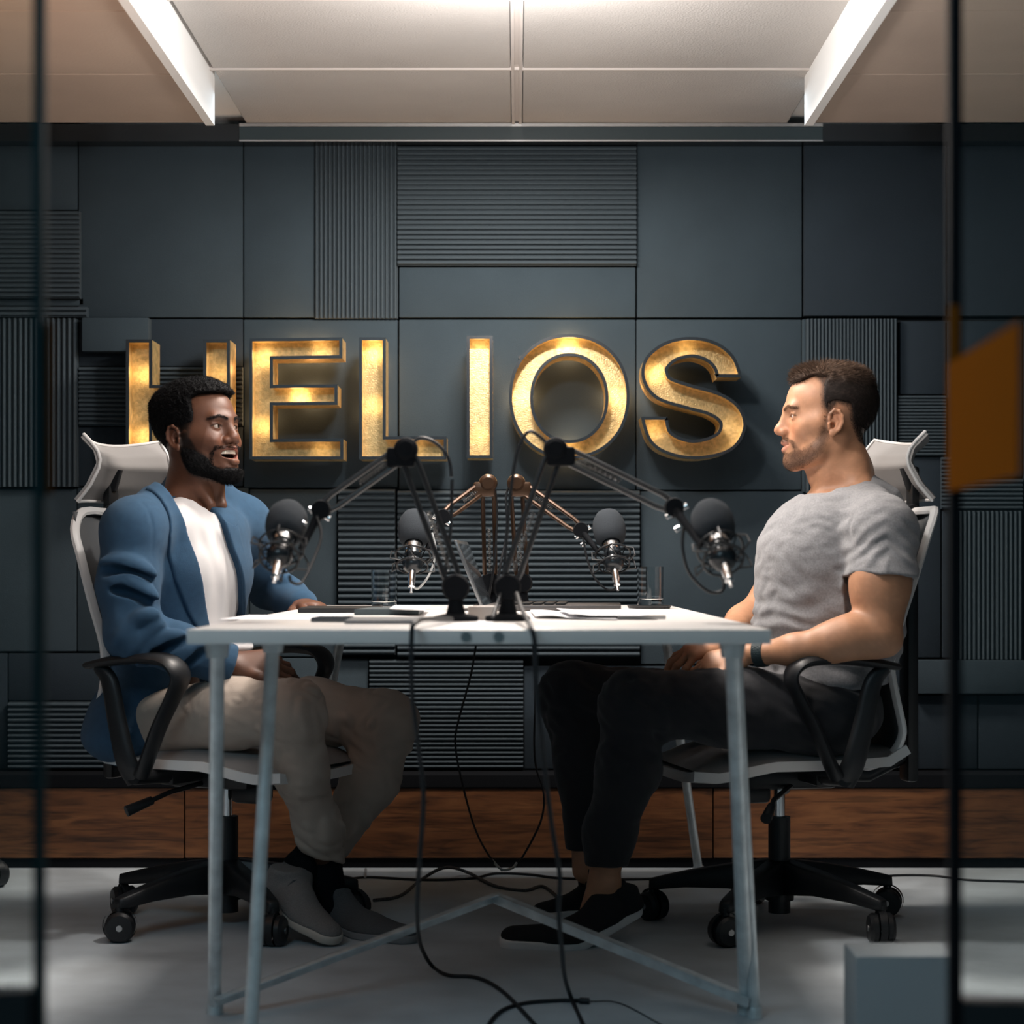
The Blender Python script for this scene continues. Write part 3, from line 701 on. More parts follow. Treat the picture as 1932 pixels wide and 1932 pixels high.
papers([TY(1010, 3.75), TY(1165, 3.62), TY(1120, 4.3), TY(1000, 4.3)], 'loose white page in front of the laptop, left of the curled one', 1)
o = papers([TY(1075, 3.68), TY(1240, 3.66), TY(1185, 4.2), TY(1050, 4.2)], 'curled white page lying on top in front of the laptop', 2); o.location.z += .005
sheet('pen', [TY(1165, 3.70), TY(1256, 3.72), TY(1256, 3.735), TY(1165, 3.715)], .007, 'alu', 'slim grey pen lying right of the papers', 'pen', z=ZT + .0005)
# small white hub box between the arm bases + tag below it
o = MB().box((-.028, -.02, 0), (.028, .03, .0265), bev=.003).build('cable_hub', mat('warm_white_plastic', (.62, .56, .52), .5)); o.location = TY(911, 3.68); tag(o, 'small cream box between the two front microphone arm bases', 'box')
sheet('note_card', [TY(894, 3.2), TY(931, 3.2), TY(929, 3.52), TY(897, 3.52)], .001, 'paper', 'small white card on the desk edge in front of the cream box', 'card')
# desk clamp plates at the front edge
o = MB().tube([(-.026, 0, -.012), (-.026, -.002, -.012)], .0085, 16).tube([(.026, 0, -.012), (.026, -.002, -.012)], .0085, 16).build('edge_fitting', 'alu')
o.parent = desk; o.location = Vector((P(910, 0, 3.1).x, 3.1, ZT)) - desk.location
# laptop: base with keys, lid seen nearly edge on
lap = empty('laptop', Vector((PZ(920, 4.55, 0).x, 4.6, ZT)), math.radians(-3), 'dark open laptop with its keyboard towards the man in grey', 'laptop')
MB().box((0, -.15, 0), (.315, .17, .014), bev=.004).build('laptop_base', mat('laptop_grey', (.09, .085, .085), .4, metal=.4), lap)
th = math.radians(22); Rl = Matrix.Rotation(-th, 4, 'Y'); 
MB().box((-.004, -.15, 0), (.004, .17, .175), Rl, bev=.003).build('laptop_lid', mat('laptop_lid', (.16, .17, .18), .3, metal=.7), lap)
scn = MB().box((.0042, -.14, .012), (.005, .16, .165), Rl).build('screen', 'screen', bpy.data.objects['laptop_lid'])
kb = MB()
for i in range(6):
    for j in range(14): kb.box((.03 + i * .027, -.135 + j * .0205, .014), (.052 + i * .027, -.1185 + j * .0205, .0185), bev=.0015)
kb.build('keyboard', 'black', lap)
# ================================================================ IMPLICIT SURFACE ENGINE (bodies and clothes)
F32 = np.float32
def A3(v): return np.array([v[0], v[1], v[2]], F32)
def smin(a, b, k):
    if k <= 0: return np.minimum(a, b)
    h = np.maximum(k - np.abs(a - b), 0) / k
    return np.minimum(a, b) - h * h * k * .25
def smax(a, b, k): return -smin(-a, -b, k)
def rc(a, b, r1, r2):
    a, b = A3(a), A3(b); ba = b - a; L = float(ba @ ba) + 1e-12
    def f(p):
        h = np.clip((p - a) @ ba / L, 0, 1)
        q = p - a - h[:, None] * ba
        return np.sqrt((q * q).sum(1)) - (r1 + (r2 - r1) * h)
    m = max(r1, r2); return f, np.minimum(a, b) - m, np.maximum(a, b) + m
def frc(a, b, r1, r2, u, s):      # capsule scaled by s along unit u
    a, b, u = A3(a), A3(b), A3(Vector(u).normalized()); q = (1 / s - 1)
    T_ = lambda p: p + (p @ u)[:, None] * u * q
    a2, b2 = T_(a[None])[0], T_(b[None])[0]; f0 = rc(a2, b2, r1, r2)[0]
    m = max(r1, r2) * max(1, s)
    return (lambda p: f0(T_(p)) * min(1, s)), np.minimum(a, b) - m, np.maximum(a, b) + m
def el(c, r, R=None):
    c, r = A3(c), A3(r); Rm = None if R is None else np.array(R.to_3x3(), F32)
    def f(p):
        q = p - c
        if Rm is not None: q = q @ Rm
        k0 = np.sqrt(((q / r) ** 2).sum(1)); k1 = np.sqrt(((q / (r * r)) ** 2).sum(1)) + 1e-9
        return k0 * (k0 - 1) / k1
    m = float(max(r)) if R is not None else r
    return f, c - m, c + m
def plane(pt, n):
    pt, n = A3(pt), A3(Vector(n).normalized()); return (lambda p: (p - pt) @ n), None, None
def poly2(pts, fx, fy):           # signed distance to a polygon in 2D coordinates fx(p), fy(p)
    V = np.array(pts, F32)
    def f(p):
        x, y = fx(p), fy(p); d = np.full(len(p), 1e9, F32); s = np.ones(len(p), F32)
        for i in range(len(V)):
            a, b = V[i], V[i - 1]; ex, ey = b - a; wx, wy = x - a[0], y - a[1]
            t = np.clip((wx * ex + wy * ey) / (ex * ex + ey * ey + 1e-12), 0, 1)
            d = np.minimum(d, (wx - ex * t) ** 2 + (wy - ey * t) ** 2)
            c1, c2, c3 = y >= a[1], y < b[1], ex * wy > ey * wx
            s = np.where((c1 & c2 & c3) | (~c1 & ~c2 & ~c3), -s, s)
        return s * np.sqrt(d)
    return f, None, None
class Blob:
    def __init__(s): s.ops = []
    def u(s, prim, k=.02): s.ops.append(('u', *prim, k)); return s
    def cut(s, prim, k=.004): s.ops.append(('s', *prim, k)); return s
    def isect(s, prim, k=.002): s.ops.append(('i', *prim, k)); return s
    def disp(s, fn): s.ops.append(('d', fn, None, None, 0)); return s
    def chain(s, pts, rs, k=.02, kk=None):
        for i in range(len(pts) - 1): s.u(rc(pts[i], pts[i + 1], rs[i], rs[i + 1]), k if i == 0 else (kk or k))
        return s
    pad = .03
    def __call__(s, p):
        d = np.full(len(p), .5, F32)
        for mode, f, lo, hi, k in s.ops:
            if lo is not None:
                w = Blob.pad + k; m = ((p > lo - w) & (p < hi + w)).all(1)
                if not m.any(): continue
                v = f(p[m]).astype(F32)
                d[m] = smin(d[m], v, k) if mode == 'u' else smax(d[m], -v, k) if mode == 's' else d[m]
            else:
                v = f(p)
                if mode == 'i': d = smax(d, v, k)
                elif mode == 'd': d = d + v
                elif mode == 's': d = smax(d, -v, k)
                else: d = smin(d, v, k)
        return d.astype(F32)
    def bounds(s):
        lo = np.min([o[2] for o in s.ops if o[2] is not None and o[0] == 'u'], 0); hi = np.max([o[3] for o in s.ops if o[3] is not None and o[0] == 'u'], 0)
        return lo - .02, hi + .02
def framed(blob_fn, R, t, sc):    # evaluate fn given in a local frame
    Rm = np.array(R.to_3x3(), F32); t = A3(t)
    return lambda p: blob_fn(((p - t) @ Rm) / sc) * sc
def sdf_mesh(fn, lo, hi, vox, B=8):
    """sparse surface nets; returns verts, quads"""
    lo = np.array(lo, F32); hi = np.array(hi, F32); bs = B * vox; Blob.pad = max(.03, bs * 1.3)
    nb = np.ceil((hi - lo) / bs).astype(int); ii = np.stack(np.meshgrid(*[np.arange(n) for n in nb], indexing='ij'), -1).reshape(-1, 3)
    cen = lo + (ii + .5) * bs; keep = np.zeros(len(ii), bool)
    for s in range(0, len(ii), 200000):
        keep[s:s + 200000] = np.abs(fn(cen[s:s + 200000].astype(F32))) < bs * 1.25
    ii = ii[keep]; g = np.arange(B + 1); off = np.stack(np.meshgrid(g, g, g, indexing='ij'), -1).reshape(-1, 3)
    N = (nb * B + 4).astype(np.int64)
    cid = lambda c: (c[:, 0] * N[1] + c[:, 1]) * N[2] + c[:, 2]
    VI, VP, Q = [], [], []
    corners = np.array([(x, y, z) for x in (0, 1) for y in (0, 1) for z in (0, 1)])
    edges = [(a, b) for a in range(8) for b in range(a + 1, 8) if np.abs(corners[a] - corners[b]).sum() == 1]
    step = max(1, 600000 // len(off))
    for s in range(0, len(ii), step):
        blk = ii[s:s + step]; idx = blk[:, None, :] * B + off[None]
        D = fn((lo + idx.reshape(-1, 3) * vox).astype(F32)).reshape(len(blk), B + 1, B + 1, B + 1)
        D = np.where(D == 0, 1e-7, D)
        sg = D < 0
        c8 = [sg[:, x:B + x, y:B + y, z:B + z] for x, y, z in corners]; cnt = sum(c.astype(np.int8) for c in c8)
        act = np.argwhere((cnt > 0) & (cnt < 8))
        if len(act) == 0: continue
        vals = np.stack([D[act[:, 0], act[:, 1] + c[0], act[:, 2] + c[1], act[:, 3] + c[2]] for c in corners], 1)
        acc = np.zeros((len(act), 3)); n = np.zeros(len(act))
        for a, b in edges:
            va, vb = vals[:, a], vals[:, b]; m = (va < 0) != (vb < 0)
            t = np.where(m, va / np.where(m, va - vb, 1), 0)
            acc += m[:, None] * (corners[a] + t[:, None] * (corners[b] - corners[a])); n += m
        cell = blk[act[:, 0]] * B + act[:, 1:]
        VP.append(lo + (cell + acc / n[:, None]) * vox); VI.append(cid(cell + 1))
        for ax in range(3):
            e = [0, 0, 0]; e[ax] = 1; o1, o2 = [(1, 2), (2, 0), (0, 1)][ax]
            s0 = sg[:, :B, :B, :B]; s1 = sg[:, e[0]:B + e[0], e[1]:B + e[1], e[2]:B + e[2]]
            cr = np.argwhere(s0 != s1)
            if len(cr) == 0: continue
            c = blk[cr[:, 0]] * B + cr[:, 1:] + 1; d1 = np.zeros(3, int); d1[o1] = 1; d2 = np.zeros(3, int); d2[o2] = 1
            q = np.stack([cid(c), cid(c - d1), cid(c - d1 - d2), cid(c - d2)], 1)
            fl = s0[cr[:, 0], cr[:, 1], cr[:, 2], cr[:, 3]]
            q[~fl] = q[~fl][:, ::-1]; Q.append(q)
    VI = np.concatenate(VI); VP = np.concatenate(VP); Q = np.concatenate(Q)
    o = np.argsort(VI); VI, VP = VI[o], VP[o]; k = np.searchsorted(VI, Q.ravel()).clip(0, len(VI) - 1)
    ok = (VI[k] == Q.ravel()).reshape(-1, 4).all(1); Q = k.reshape(-1, 4)[ok]
    return VP, Q
def mesh_from(parts, name, m, parent=None, col=None, origin=None):
    """parts: list of (verts, quads, colours or None) joined into one mesh"""
    V = np.concatenate([p[0] for p in parts]); offs = np.cumsum([0] + [len(p[0]) for p in parts])
    Q = np.concatenate([p[1] + o for p, o in zip(parts, offs)])
    org = np.zeros(3) if origin is None else np.array(origin)
    me = bpy.data.meshes.new(name)
    me.vertices.add(len(V)); me.vertices.foreach_set('co', (V - org).astype(F32).ravel())
    me.loops.add(Q.size); me.loops.foreach_set('vertex_index', Q.astype(np.int32).ravel())
    me.polygons.add(len(Q)); me.polygons.foreach_set('loop_start', np.arange(0, Q.size, 4, dtype=np.int32))
    try: me.polygons.foreach_set('loop_total', np.full(len(Q), 4, np.int32))
    except Exception: pass
    me.update(calc_edges=True); me.validate()
    me.polygons.foreach_set('use_smooth', [True] * len(me.polygons))
    if parts[0][2] is not None:
        c = np.concatenate([p[2] for p in parts]); c4 = np.ones((len(c), 4), F32); c4[:, :3] = c
        at = me.color_attributes.new('Col', 'FLOAT_COLOR', 'POINT'); at.data.foreach_set('color', c4.ravel())
    me.materials.append(m); o = bpy.data.objects.new(name, me); C.objects.link(o)
    o.location = org
    if parent is not None:
        o.parent = parent; o.location = Vector(org) - parent.location
    return o
def bmesh_of(blob, vox, colfn=None, fn=None, lo=None, hi=None):
    if lo is None: lo, hi = blob.bounds()
    v, q = sdf_mesh(fn or blob, lo, hi, vox)
    return v, q, (None if colfn is None else colfn(v.astype(F32)))
def cloth(name, blob, vox, m, parent, colfn=None, fn=None):
    return mesh_from([bmesh_of(blob, vox, colfn, fn)], name, m, parent, origin=parent.location)
def wav(p, f, seed=0.):
    """cheap smooth pseudo-noise in -1..1"""
    x, y, z = p[:, 0] * f + seed, p[:, 1] * f + seed * 1.7, p[:, 2] * f + seed * 2.3
    a = np.sin(x + 1.9 * np.sin(y * 1.1 + .6 * z) + 1.3 * np.sin(z * .9)); b = np.sin(y * 1.3 + 1.7 * np.sin(z * 1.2 + x * .7)); c = np.sin(z * 1.2 + 1.8 * np.sin(x * 1.2 - .5 * y))
    return (a * b + b * c + c * a) / 1.8
def sst(x, a, b):
    t = np.clip((x - a) / (b - a), 0, 1); return t * t * (3 - 2 * t)
def mixc(c, new, m): return c * (1 - m[:, None]) + np.array(new, F32) * m[:, None]
def segd(p, a, b): return rc(a, b, 0, 0)[0](p)

# ---------------------------------------------------------------- head in a local frame: ear centre at 0, x forward, z up
EAR = (.008, -.006)
def head_blob(smile=0., nose=1., lip=1., open_=0., jaw=1., nx=0.):
    h = Blob()
    h.u(el((.002, 0, .045), (.100, .0745, .083)), .0)
    h.u(el((.038, 0, .047), (.0705, .061, .070)), .02)
    h.u(el((.042, 0, -.018), (.062, .055 * jaw, .078)), .03)
    for s in (-1, 1):
        h.u(rc((.008, s * .050 * jaw, -.030), (.040, s * .043 * jaw, -.066), .021, .021), .03)
        h.u(rc((.040, s * .043 * jaw, -.066), (.088, s * .012, -.088), .021, .015), .03)
        h.u(rc((.068, s * .040, -.012), (.040, s * .060, .0), .021 + .004 * smile, .014), .03)
        h.u(rc((.097, s * .036, .035), (.1045, s * .010, .033), .008, .009), .018)
        if smile: h.u(el((.088, s * .036, -.022), (.017, .017, .016)), .015)
    h.u(el((.096, 0, -.087), (.0195, .023, .0165)), .02)
    h.u(el((.093, 0, -.050), (.021, .032, .028)), .02)
    for s in (-1, 1): h.cut(el((.115, s * .031, .015), (.0135, .0155, .0105)), .014)
    h.u(rc((.094, 0, .024), (.109 + nx, 0, -.014), .0135, .0145), .012)
    h.u(rc((.1065, 0, .029), (.1245 + nx, 0, -.007), .0068, .0082 * nose), .012)
    h.u(el((.1272 + nx, 0, -.0165), (.0110, .0108 * nose, .0100)), .012)
    for s in (-1, 1):
        h.u(el((.1165 + nx, s * .0125 * nose, -.0205), (.0105, .0075 * nose, .0082)), .006)
        h.cut(el((.1205 + nx, s * .0062 * nose, -.0300), (.0058, .0034, .005)), .003)
    h.u(rc((.109, 0, -.032), (.1125, 0, -.040), .0075, .0075), .010)
    ux, lx = (.1178, .1160) if not open_ else (.1195, .1180)
    up, lo_, cz, cw = (-.0438, -.0615, -.0500, .0235) if not open_ else (-.0405, -.0710, -.0415, .0350)
    for s in (-1, 1):
        h.u(rc((.0995 if not open_ else .088, s * cw, cz), (ux - .002, s * .007, up), .0042, .0062 * lip), .005)
        h.u(rc((.0995 if not open_ else .088, s * cw, cz - .002), (lx - .002, s * .006, lo_), .0042, .0068 * lip), .005)
    h.u(rc((ux - .002, -.007, up), (ux - .002, .007, up), .0062 * lip, .0062 * lip), .004)
    h.u(rc((lx - .002, -.006, lo_), (lx - .002, .006, lo_), .0068 * lip, .0068 * lip), .004)
    if open_:
        h.cut(el((.120, 0, -.0522), (.038, .0320, .0118)), .004)
    else:
        h.cut(rc((.1245, -.010, -.0522), (.1245, .010, -.0522), .0022, .0022), .003)
        for s in (-1, 1): h.cut(rc((.1235, s * .010, -.0522), (.1035, s * .025, -.0495), .0020, .0012), .003)
    for s in (-1, 1):
        e = (.0895, s * .031, .0145)
        h.u(el(e, (.0146, .0152, .0140)), .004)
        h.u(rc((.099, s * .018, .0215), (.0955, s * .043, .0205), .0035, .003), .004)     # upper lid fold
        h.cut(el((.1060, s * .0325, .0138), (.0090, .0130, .0052 - .0008 * smile)), .0012)
        h.cut(el(e, (.0126, .0126, .0126)), .0005)
        ex, ez = EAR
        R = Matrix.Rotation(math.radians(-14), 4, 'Y') @ Matrix.Rotation(math.radians(s * -18), 4, 'Z')
        E_ = lambda x, y, z: (x + ex, s * y, z + ez)
        h.u(el(E_(.000, .0785, .004), (.0180, .0050, .0270), R), .006)
        rimp = [E_(.012, .079, .010), E_(.011, .0825, .022), E_(.002, .0855, .0305), E_(-.009, .087, .028), E_(-.016, .0872, .016), E_(-.0165, .086, .002), E_(-.010, .084, -.012), E_(.0, .0815, -.021)]
        for a, b in zip(rimp, rimp[1:]): h.u(rc(a, b, .0033, .0033), .0035)
        h.u(el(E_(.006, .0800, -.0225), (.0078, .0042, .0085)), .005)                     # lobe
        h.cut(el(E_(.001, .0880, .003), (.0105, .0060, .0175), R), .003)
        h.cut(el(E_(.0055, .0820, -.004), (.0062, .0100, .0075)), .003)
        for a, b in ((E_(-.001, .0820, .020), E_(-.007, .0830, .004)), (E_(-.007, .0830, .004), E_(.0, .0815, -.011)), (E_(.004, .082, .0195), E_(-.006, .083, .006))): h.u(rc(a, b, .0019, .0019), .0015)
        h.u(rc(E_(.0135, .080, -.001), E_(.0125, .080, -.009), .0036, .003), .003)
    return h
def head_color(p, skin, lipc, hair, gaze, open_, stub=0., brow=1., sp=None, freck=0.):
    c = np.tile(np.array(skin, F32), (len(p), 1))
    c *= (1 + .10 * wav(p, 60) + .05 * wav(p, 210, 3))[:, None]
    red = np.exp(-((p[:, 0] - .10) ** 2 / .0006 + (np.abs(p[:, 1]) - .035) ** 2 / .0004 + (p[:, 2] + .018) ** 2 / .0006)) * .35
    nose = np.exp(-((p - np.array([.125, 0, -.016], F32)) ** 2).sum(1) / .0003) * .35
    ear = np.exp(-((p[:, 0]) ** 2 / .0008 + (np.abs(p[:, 1]) - .082) ** 2 / .00006 + p[:, 2] ** 2 / .0015)) * .35
    c = mixc(c, (skin[0] * .95, skin[1] * .62, skin[2] * .55), np.clip(red + nose + ear, 0, .6))
    ay = np.abs(p[:, 1])
    up, lo_, cz, cw = (-.0438, -.0615, -.0500, .0235) if not open_ else (-.0405, -.0710, -.0415, .0350)
    pa = np.stack([p[:, 0], ay, p[:, 2]], 1)
    dl = np.minimum(segd(pa, (.0995 if not open_ else .088, cw, cz), (.1190, .004, up)), segd(pa, (.0995 if not open_ else .088, cw, cz - .002), (.1170, .004, lo_)))
    c = mixc(c, lipc, 1 - sst(dl, .0062, .0085))
    if open_:
        inside = (1 - sst(((p[:, 0] - .112) / .034) ** 2 + (p[:, 1] / .0310) ** 2 + ((p[:, 2] + .0522) / .0113) ** 2, .85, 1.05)) * (p[:, 0] < .1165)
        c = mixc(c, (.07, .014, .012), inside)
    else:
        c = mixc(c, (lipc[0] * .35, lipc[1] * .3, lipc[2] * .3), 1 - sst(segd(pa, (.112, 0, -.0522), (.100, .024, -.0500)), .0012, .003))
    # brows, lashes, eyes
    flat = np.stack([np.zeros(len(p)), ay, p[:, 2]], 1).astype(F32)
    bd = np.minimum(segd(flat, (0, .012, .0310), (0, .030, .0375)), segd(flat, (0, .030, .0375), (0, .047, .0325)))
    c = mixc(c, hair, (1 - sst(bd, .0015, .0062)) * (p[:, 0] > .06) * brow * .8)
    ld = np.sqrt(((p[:, 1] / 1. - np.sign(p[:, 1]) * .0325) / .0135) ** 2 + ((p[:, 2] - .0142) / .0060) ** 2)
    c = mixc(c, (hair[0], hair[1], hair[2]), (1 - sst(np.abs(ld - .98), .06, .22)) * (p[:, 2] > .0140) * (p[:, 0] > .088) * .8)
    return c
def hand(B, W, D, N, side, curls, spread=1., sc=1., thumb=(.62, .72, -.25), flex=0., k=.008):
    """five-fingered hand; W wrist, D direction, N back-of-hand normal, side +1: thumb along D x N"""
    W = Vector(W); D = Vector(D).normalized(); N = Vector(N); N = (N - D * N.dot(D)).normalized(); S = D.cross(N) * side
    K = []
    for i, (o, l) in enumerate(((.0255, .082), (.0085, .086), (-.0085, .082), (-.0245, .074))):
        a = W + (S * o * .55 + D * .012) * sc; b = W + (S * o + D * l + N * (.002 if i in (1, 2) else -.001)) * sc
        B.u(rc(a, b, .0135 * sc, .0108 * sc), .014 * sc); K.append(b)
    B.u(frc(W + D * .02 * sc, W + D * .065 * sc, .028 * sc, .031 * sc, N, .42), .012 * sc)
    B.u(rc(W + (S * .018 + D * .022 - N * .006) * sc, W + (S * .027 + D * .05 - N * .008) * sc, .014 * sc, .011 * sc), .014 * sc)
    tips = []
    for i, ls in enumerate(((.041, .025, .021), (.045, .028, .022), (.042, .026, .021), (.033, .020, .019))):
        r = (.0090, .0091, .0086, .0077)[i] * sc; ang = (.16, .03, -.10, -.24)[i] * spread
        d = (D * math.cos(ang) + S * math.sin(ang)).normalized(); ax = d.cross(N).normalized(); p = K[i]
        cu = curls[i] if hasattr(curls[i], '__len__') else (curls[i], curls[i] * 1.1, curls[i] * .7)
        for j, l in enumerate(ls):
            d = Matrix.Rotation(-cu[j], 3, ax) @ d
            q = p + d * l * sc; B.u(rc(p, q, r * (1 - .06 * j), r * (.95 - .07 * j)), .0045 * sc if j == 0 else .002 * sc)
            if j: B.u(el(p, (r * 1.03,) * 3), .002)
            p = q
        tips.append((p, d, N))
    d = (D * thumb[0] + S * thumb[1] + N * thumb[2]).normalized(); p = W + (S * .020 + D * .022 - N * .004) * sc
    for j, (l, r1, r2) in enumerate(((.042, .014, .0115), (.032, .0112, .0098), (.026, .0100, .0080))):
        q = p + d * l * sc; B.u(rc(p, q, r1 * sc, r2 * sc), .008 * sc if j == 0 else .003 * sc); p = q
        d = (d + D * .22 - S * .12).normalized()
    return K, tips
def nails(c, p, tips, col):
    for t, d, N in tips:
        n = (N - d * N.dot(d)).normalized(); q = A3(t + n * .006 - d * .002)
        m = 1 - sst(np.sqrt(((p - q) ** 2).sum(1)), .0045, .006); c = mixc(c, col, m * .8)
    return c
def shoe(parent, heel, ball, toe, up, ankle, upper_m, sole_m, w=1., sole=.016, name='shoe', laces=None, thick=1.):
    heel, ball, toe, up, ankle = (Vector(v) for v in (heel, ball, toe, up, ankle)); up.normalize()
    f1 = (ball - heel).normalized(); sd = f1.cross(up).normalized(); up1 = sd.cross(f1).normalized(); f2 = (toe - ball).normalized(); up2 = sd.cross(f2).normalized()
    def foot_outline(B, k, dr, h0, h1):
        B.u(frc(heel + f1 * .034 + up1 * h0, ball - f1 * .01 + up1 * h0, .033 + dr, .046 * w + dr, up1, h1), k)
        B.u(frc(ball - f1 * .01 + up1 * h0, ball + f2 * .02 + up2 * h0, .046 * w + dr, .046 * w + dr, up2, h1), k)
        B.u(frc(ball + f2 * .01 + up2 * h0, toe - f2 * .034 + up2 * h0, .046 * w + dr, .034 + dr, up2, h1), k)
    S_ = Blob(); foot_outline(S_, .004, .003, sole * .5, 1.0)
    mid = lambda hh, sg: None
    def slab(p, z0, z1):
        # height above the bent sole surface
        a1 = (p - A3(heel)) @ A3(up1); a2 = (p - A3(ball)) @ A3(up2); t = (p - A3(ball)) @ A3(f1)
        a = np.where(t < 0, a1 - ((A3(ball) - A3(heel)) @ A3(up1)) * 0, a2); a = a1 * (1 - sst(t, -.015, .02)) + a2 * sst(t, -.015, .02)
        return np.maximum(z0 - a, a - z1)
    S_.isect(((lambda p: slab(p, 0, sole)), None, None), .003)
    root = cloth(name, S_, .0028, sole_m, parent); 
    U = Blob(); foot_outline(U, .01, -.001, sole, .62)
    ins = heel + f1 * .075 + up1 * .035
    U.u(rc(heel + f1 * .035 + up1 * .03, heel + f1 * .036 + up1 * .070, .032, .034), .03)
    U.u(rc(ankle, ins + f1 * .03, .038, .030), .03); U.u(rc(ins + f1 * .03, ball - f1 * .02 + up1 * .025, .030, .027), .03)
    U.isect(((lambda p: slab(p, sole * .9, .5)), None, None), .002)
    top = heel + up1 * .078; U.isect(plane(top + f1 * .04, up1 * .93 - f1 * .28), .004)
    U.cut(rc(ankle - up1 * .02, ankle + up1 * .1, .033, .036), .004)
    o2 = cloth('upper', U, .0028, upper_m, parent); o2.parent = root; o2.location = (0, 0, 0)
    if laces:
        L = MB()
        for i in range(5):
            c = (ins + f1 * .005).lerp(ball - f1 * .03, i / 4.) + up1 * (.036 - .0048 * i)
            L.tube([c - sd * .021 - up1 * .012, c - sd * .01 + up1 * .001, c + sd * .01 + up1 * .001, c + sd * .021 - up1 * .012], [(.0035, .0018)] * 4, 8, flat=sd.cross(f1))
        lo_ = L.build('laces', laces, root); lo_.data.transform(Matrix.Translation(-Vector(parent.location)))
    return root

def eyes(parent, W, R3h, sc, gaze, iris=(.03, .016, .009), white=(.50, .46, .43)):
    for sgn in (-1, 1):
        c = W(.0895, sgn * .031, .0145); bm = bmesh.new(); bmesh.ops.create_uvsphere(bm, u_segments=48, v_segments=48, radius=.0125 * sc)
        g = (R3h @ Vector(gaze)).normalized(); Rz = g.to_track_quat('Z', 'Y').to_matrix().to_4x4()
        me = bpy.data.meshes.new('eye'); bm.transform(Rz); bm.to_mesh(me); bm.free()
        me.polygons.foreach_set('use_smooth', [True] * len(me.polygons)); at = me.color_attributes.new('Col', 'FLOAT_COLOR', 'POINT')
        for v in me.vertices:
            a = v.co.normalized().dot(g); col = (.003, .003, .003) if a > .978 else iris if a > .90 else white
            at.data[v.index].color = (*col, 1)
        me.materials.append(mat('eye_surface', (.8, .8, .8), .12, attr=True, spec=.6)); o = bpy.data.objects.new('eye', me); C.objects.link(o); o.parent = parent; o.location = c - parent.location
def grad(fn, p, e=.0012):
    g = np.stack([fn(p + np.array(d, F32) * e) - fn(p - np.array(d, F32) * e) for d in ((1, 0, 0), (0, 1, 0), (0, 0, 1))], 1)
    return g / (np.linalg.norm(g, axis=1, keepdims=True) + 1e-9)
def strands(fn, base, dirfn, length, rad, colfn, seed=0, nseg=4, jit=.2, curl=0., sink=.0008):
    """thin tapered hairs rooted at base points; dirfn(points, normals) -> flow"""
    rg = np.random.default_rng(seed); n = len(base); base = base.astype(F32); nr = grad(fn, base)
    d = dirfn(base, nr) + rg.normal(0, jit, (n, 3)); d /= np.linalg.norm(d, axis=1, keepdims=True)
    L = (length(base) if callable(length) else np.full(n, length)) * rg.uniform(.6, 1.15, n)
    p = base - nr * sink; V = []
    u = np.cross(d, nr + .01); u /= np.linalg.norm(u, axis=1, keepdims=True) + 1e-9; w = np.cross(d, u)
    ph = rg.uniform(0, 6.28, n)
    for k in range(nseg + 1):
        t = k / nseg; r = rad * (1 - .75 * t)
        off = (np.cos(ph + t * 7)[:, None] * u + np.sin(ph + t * 7)[:, None] * w) * curl * t
        for a in (0, 2.094, 4.189): V.append(p + off + (math.cos(a) * u + math.sin(a) * w) * r)
        d2 = d + (dirfn(p.astype(F32), nr) - d) * .25; d2 /= np.linalg.norm(d2, axis=1, keepdims=True); d = d2
        p = p + d * (L / nseg)[:, None]
    V = np.stack(V, 1); m = 3 * (nseg + 1); idx = np.arange(n)[:, None] * m; Q = []
    for k in range(nseg):
        for a in range(3):
            b = (a + 1) % 3; Q.append(np.concatenate([idx + k * 3 + a, idx + k * 3 + b, idx + k * 3 + 3 + b, idx + k * 3 + 3 + a], 1))
    c = np.repeat(colfn(base) * rg.uniform(.6, 1.5, n)[:, None], m, 0)
    return V.reshape(-1, 3), np.concatenate(Q), c.astype(F32)
def pick(V, mask, n, seed=0):
    rg = np.random.default_rng(seed); k = np.nonzero(mask)[0]
    return V[rg.choice(k, n)] + rg.normal(0, .0006, (n, 3))
def teeth(parent, W, sc):
    m = MB()
    for row, z, h in ((1, -.0470, .0098),):
        for i in range(-6, 7):
            a = i * .225; x, y = .0845 + .0275 * math.cos(a), .0275 * math.sin(a); w = .0031 if abs(i) > 1 else .0037
            c = W(x, y, z); t = (W(x - .0245 * math.sin(a) * .1, y + .1 * .0245 * math.cos(a), z) - c).normalized(); n = (W(x + .1 * math.cos(a), y + .1 * math.sin(a), z) - c).normalized(); u = n.cross(t)
            R = Matrix((t, n, u)).transposed().to_4x4(); R.translation = c
            m.box((-w, -.003, -h / 2 * (1 if row > 0 else .9)), (w, .0015, h / 2), R, bev=.0012)
    o = m.build('teeth', mat('tooth_enamel', (.72, .66, .56), .25), parent); o.data.transform(Matrix.Translation(-Vector(parent.location)))
# ================================================================ PEOPLE
J = P
SK = mat('skin', (.5, .3, .2), .48, bump=.12, bscale=900, attr=True, spec=.45)
SK.node_tree.nodes['Principled BSDF'].inputs['Subsurface Weight'].default_value = .12
SK.node_tree.nodes['Principled BSDF'].inputs['Subsurface Radius'].default_value = (.008, .004, .002)
HA = mat('hair', (.02, .015, .01), .7, attr=True, spec=.18)
def person(name, loc, label): return empty(name, loc, 0, label, 'person')
def headfn(R, t, sc): return lambda p: ((p - A3(t)) @ np.array(R.to_3x3(), F32)) / sc
def fgrid(p, D, freq, amp): return amp * np.sin((p @ A3(D)) * freq)

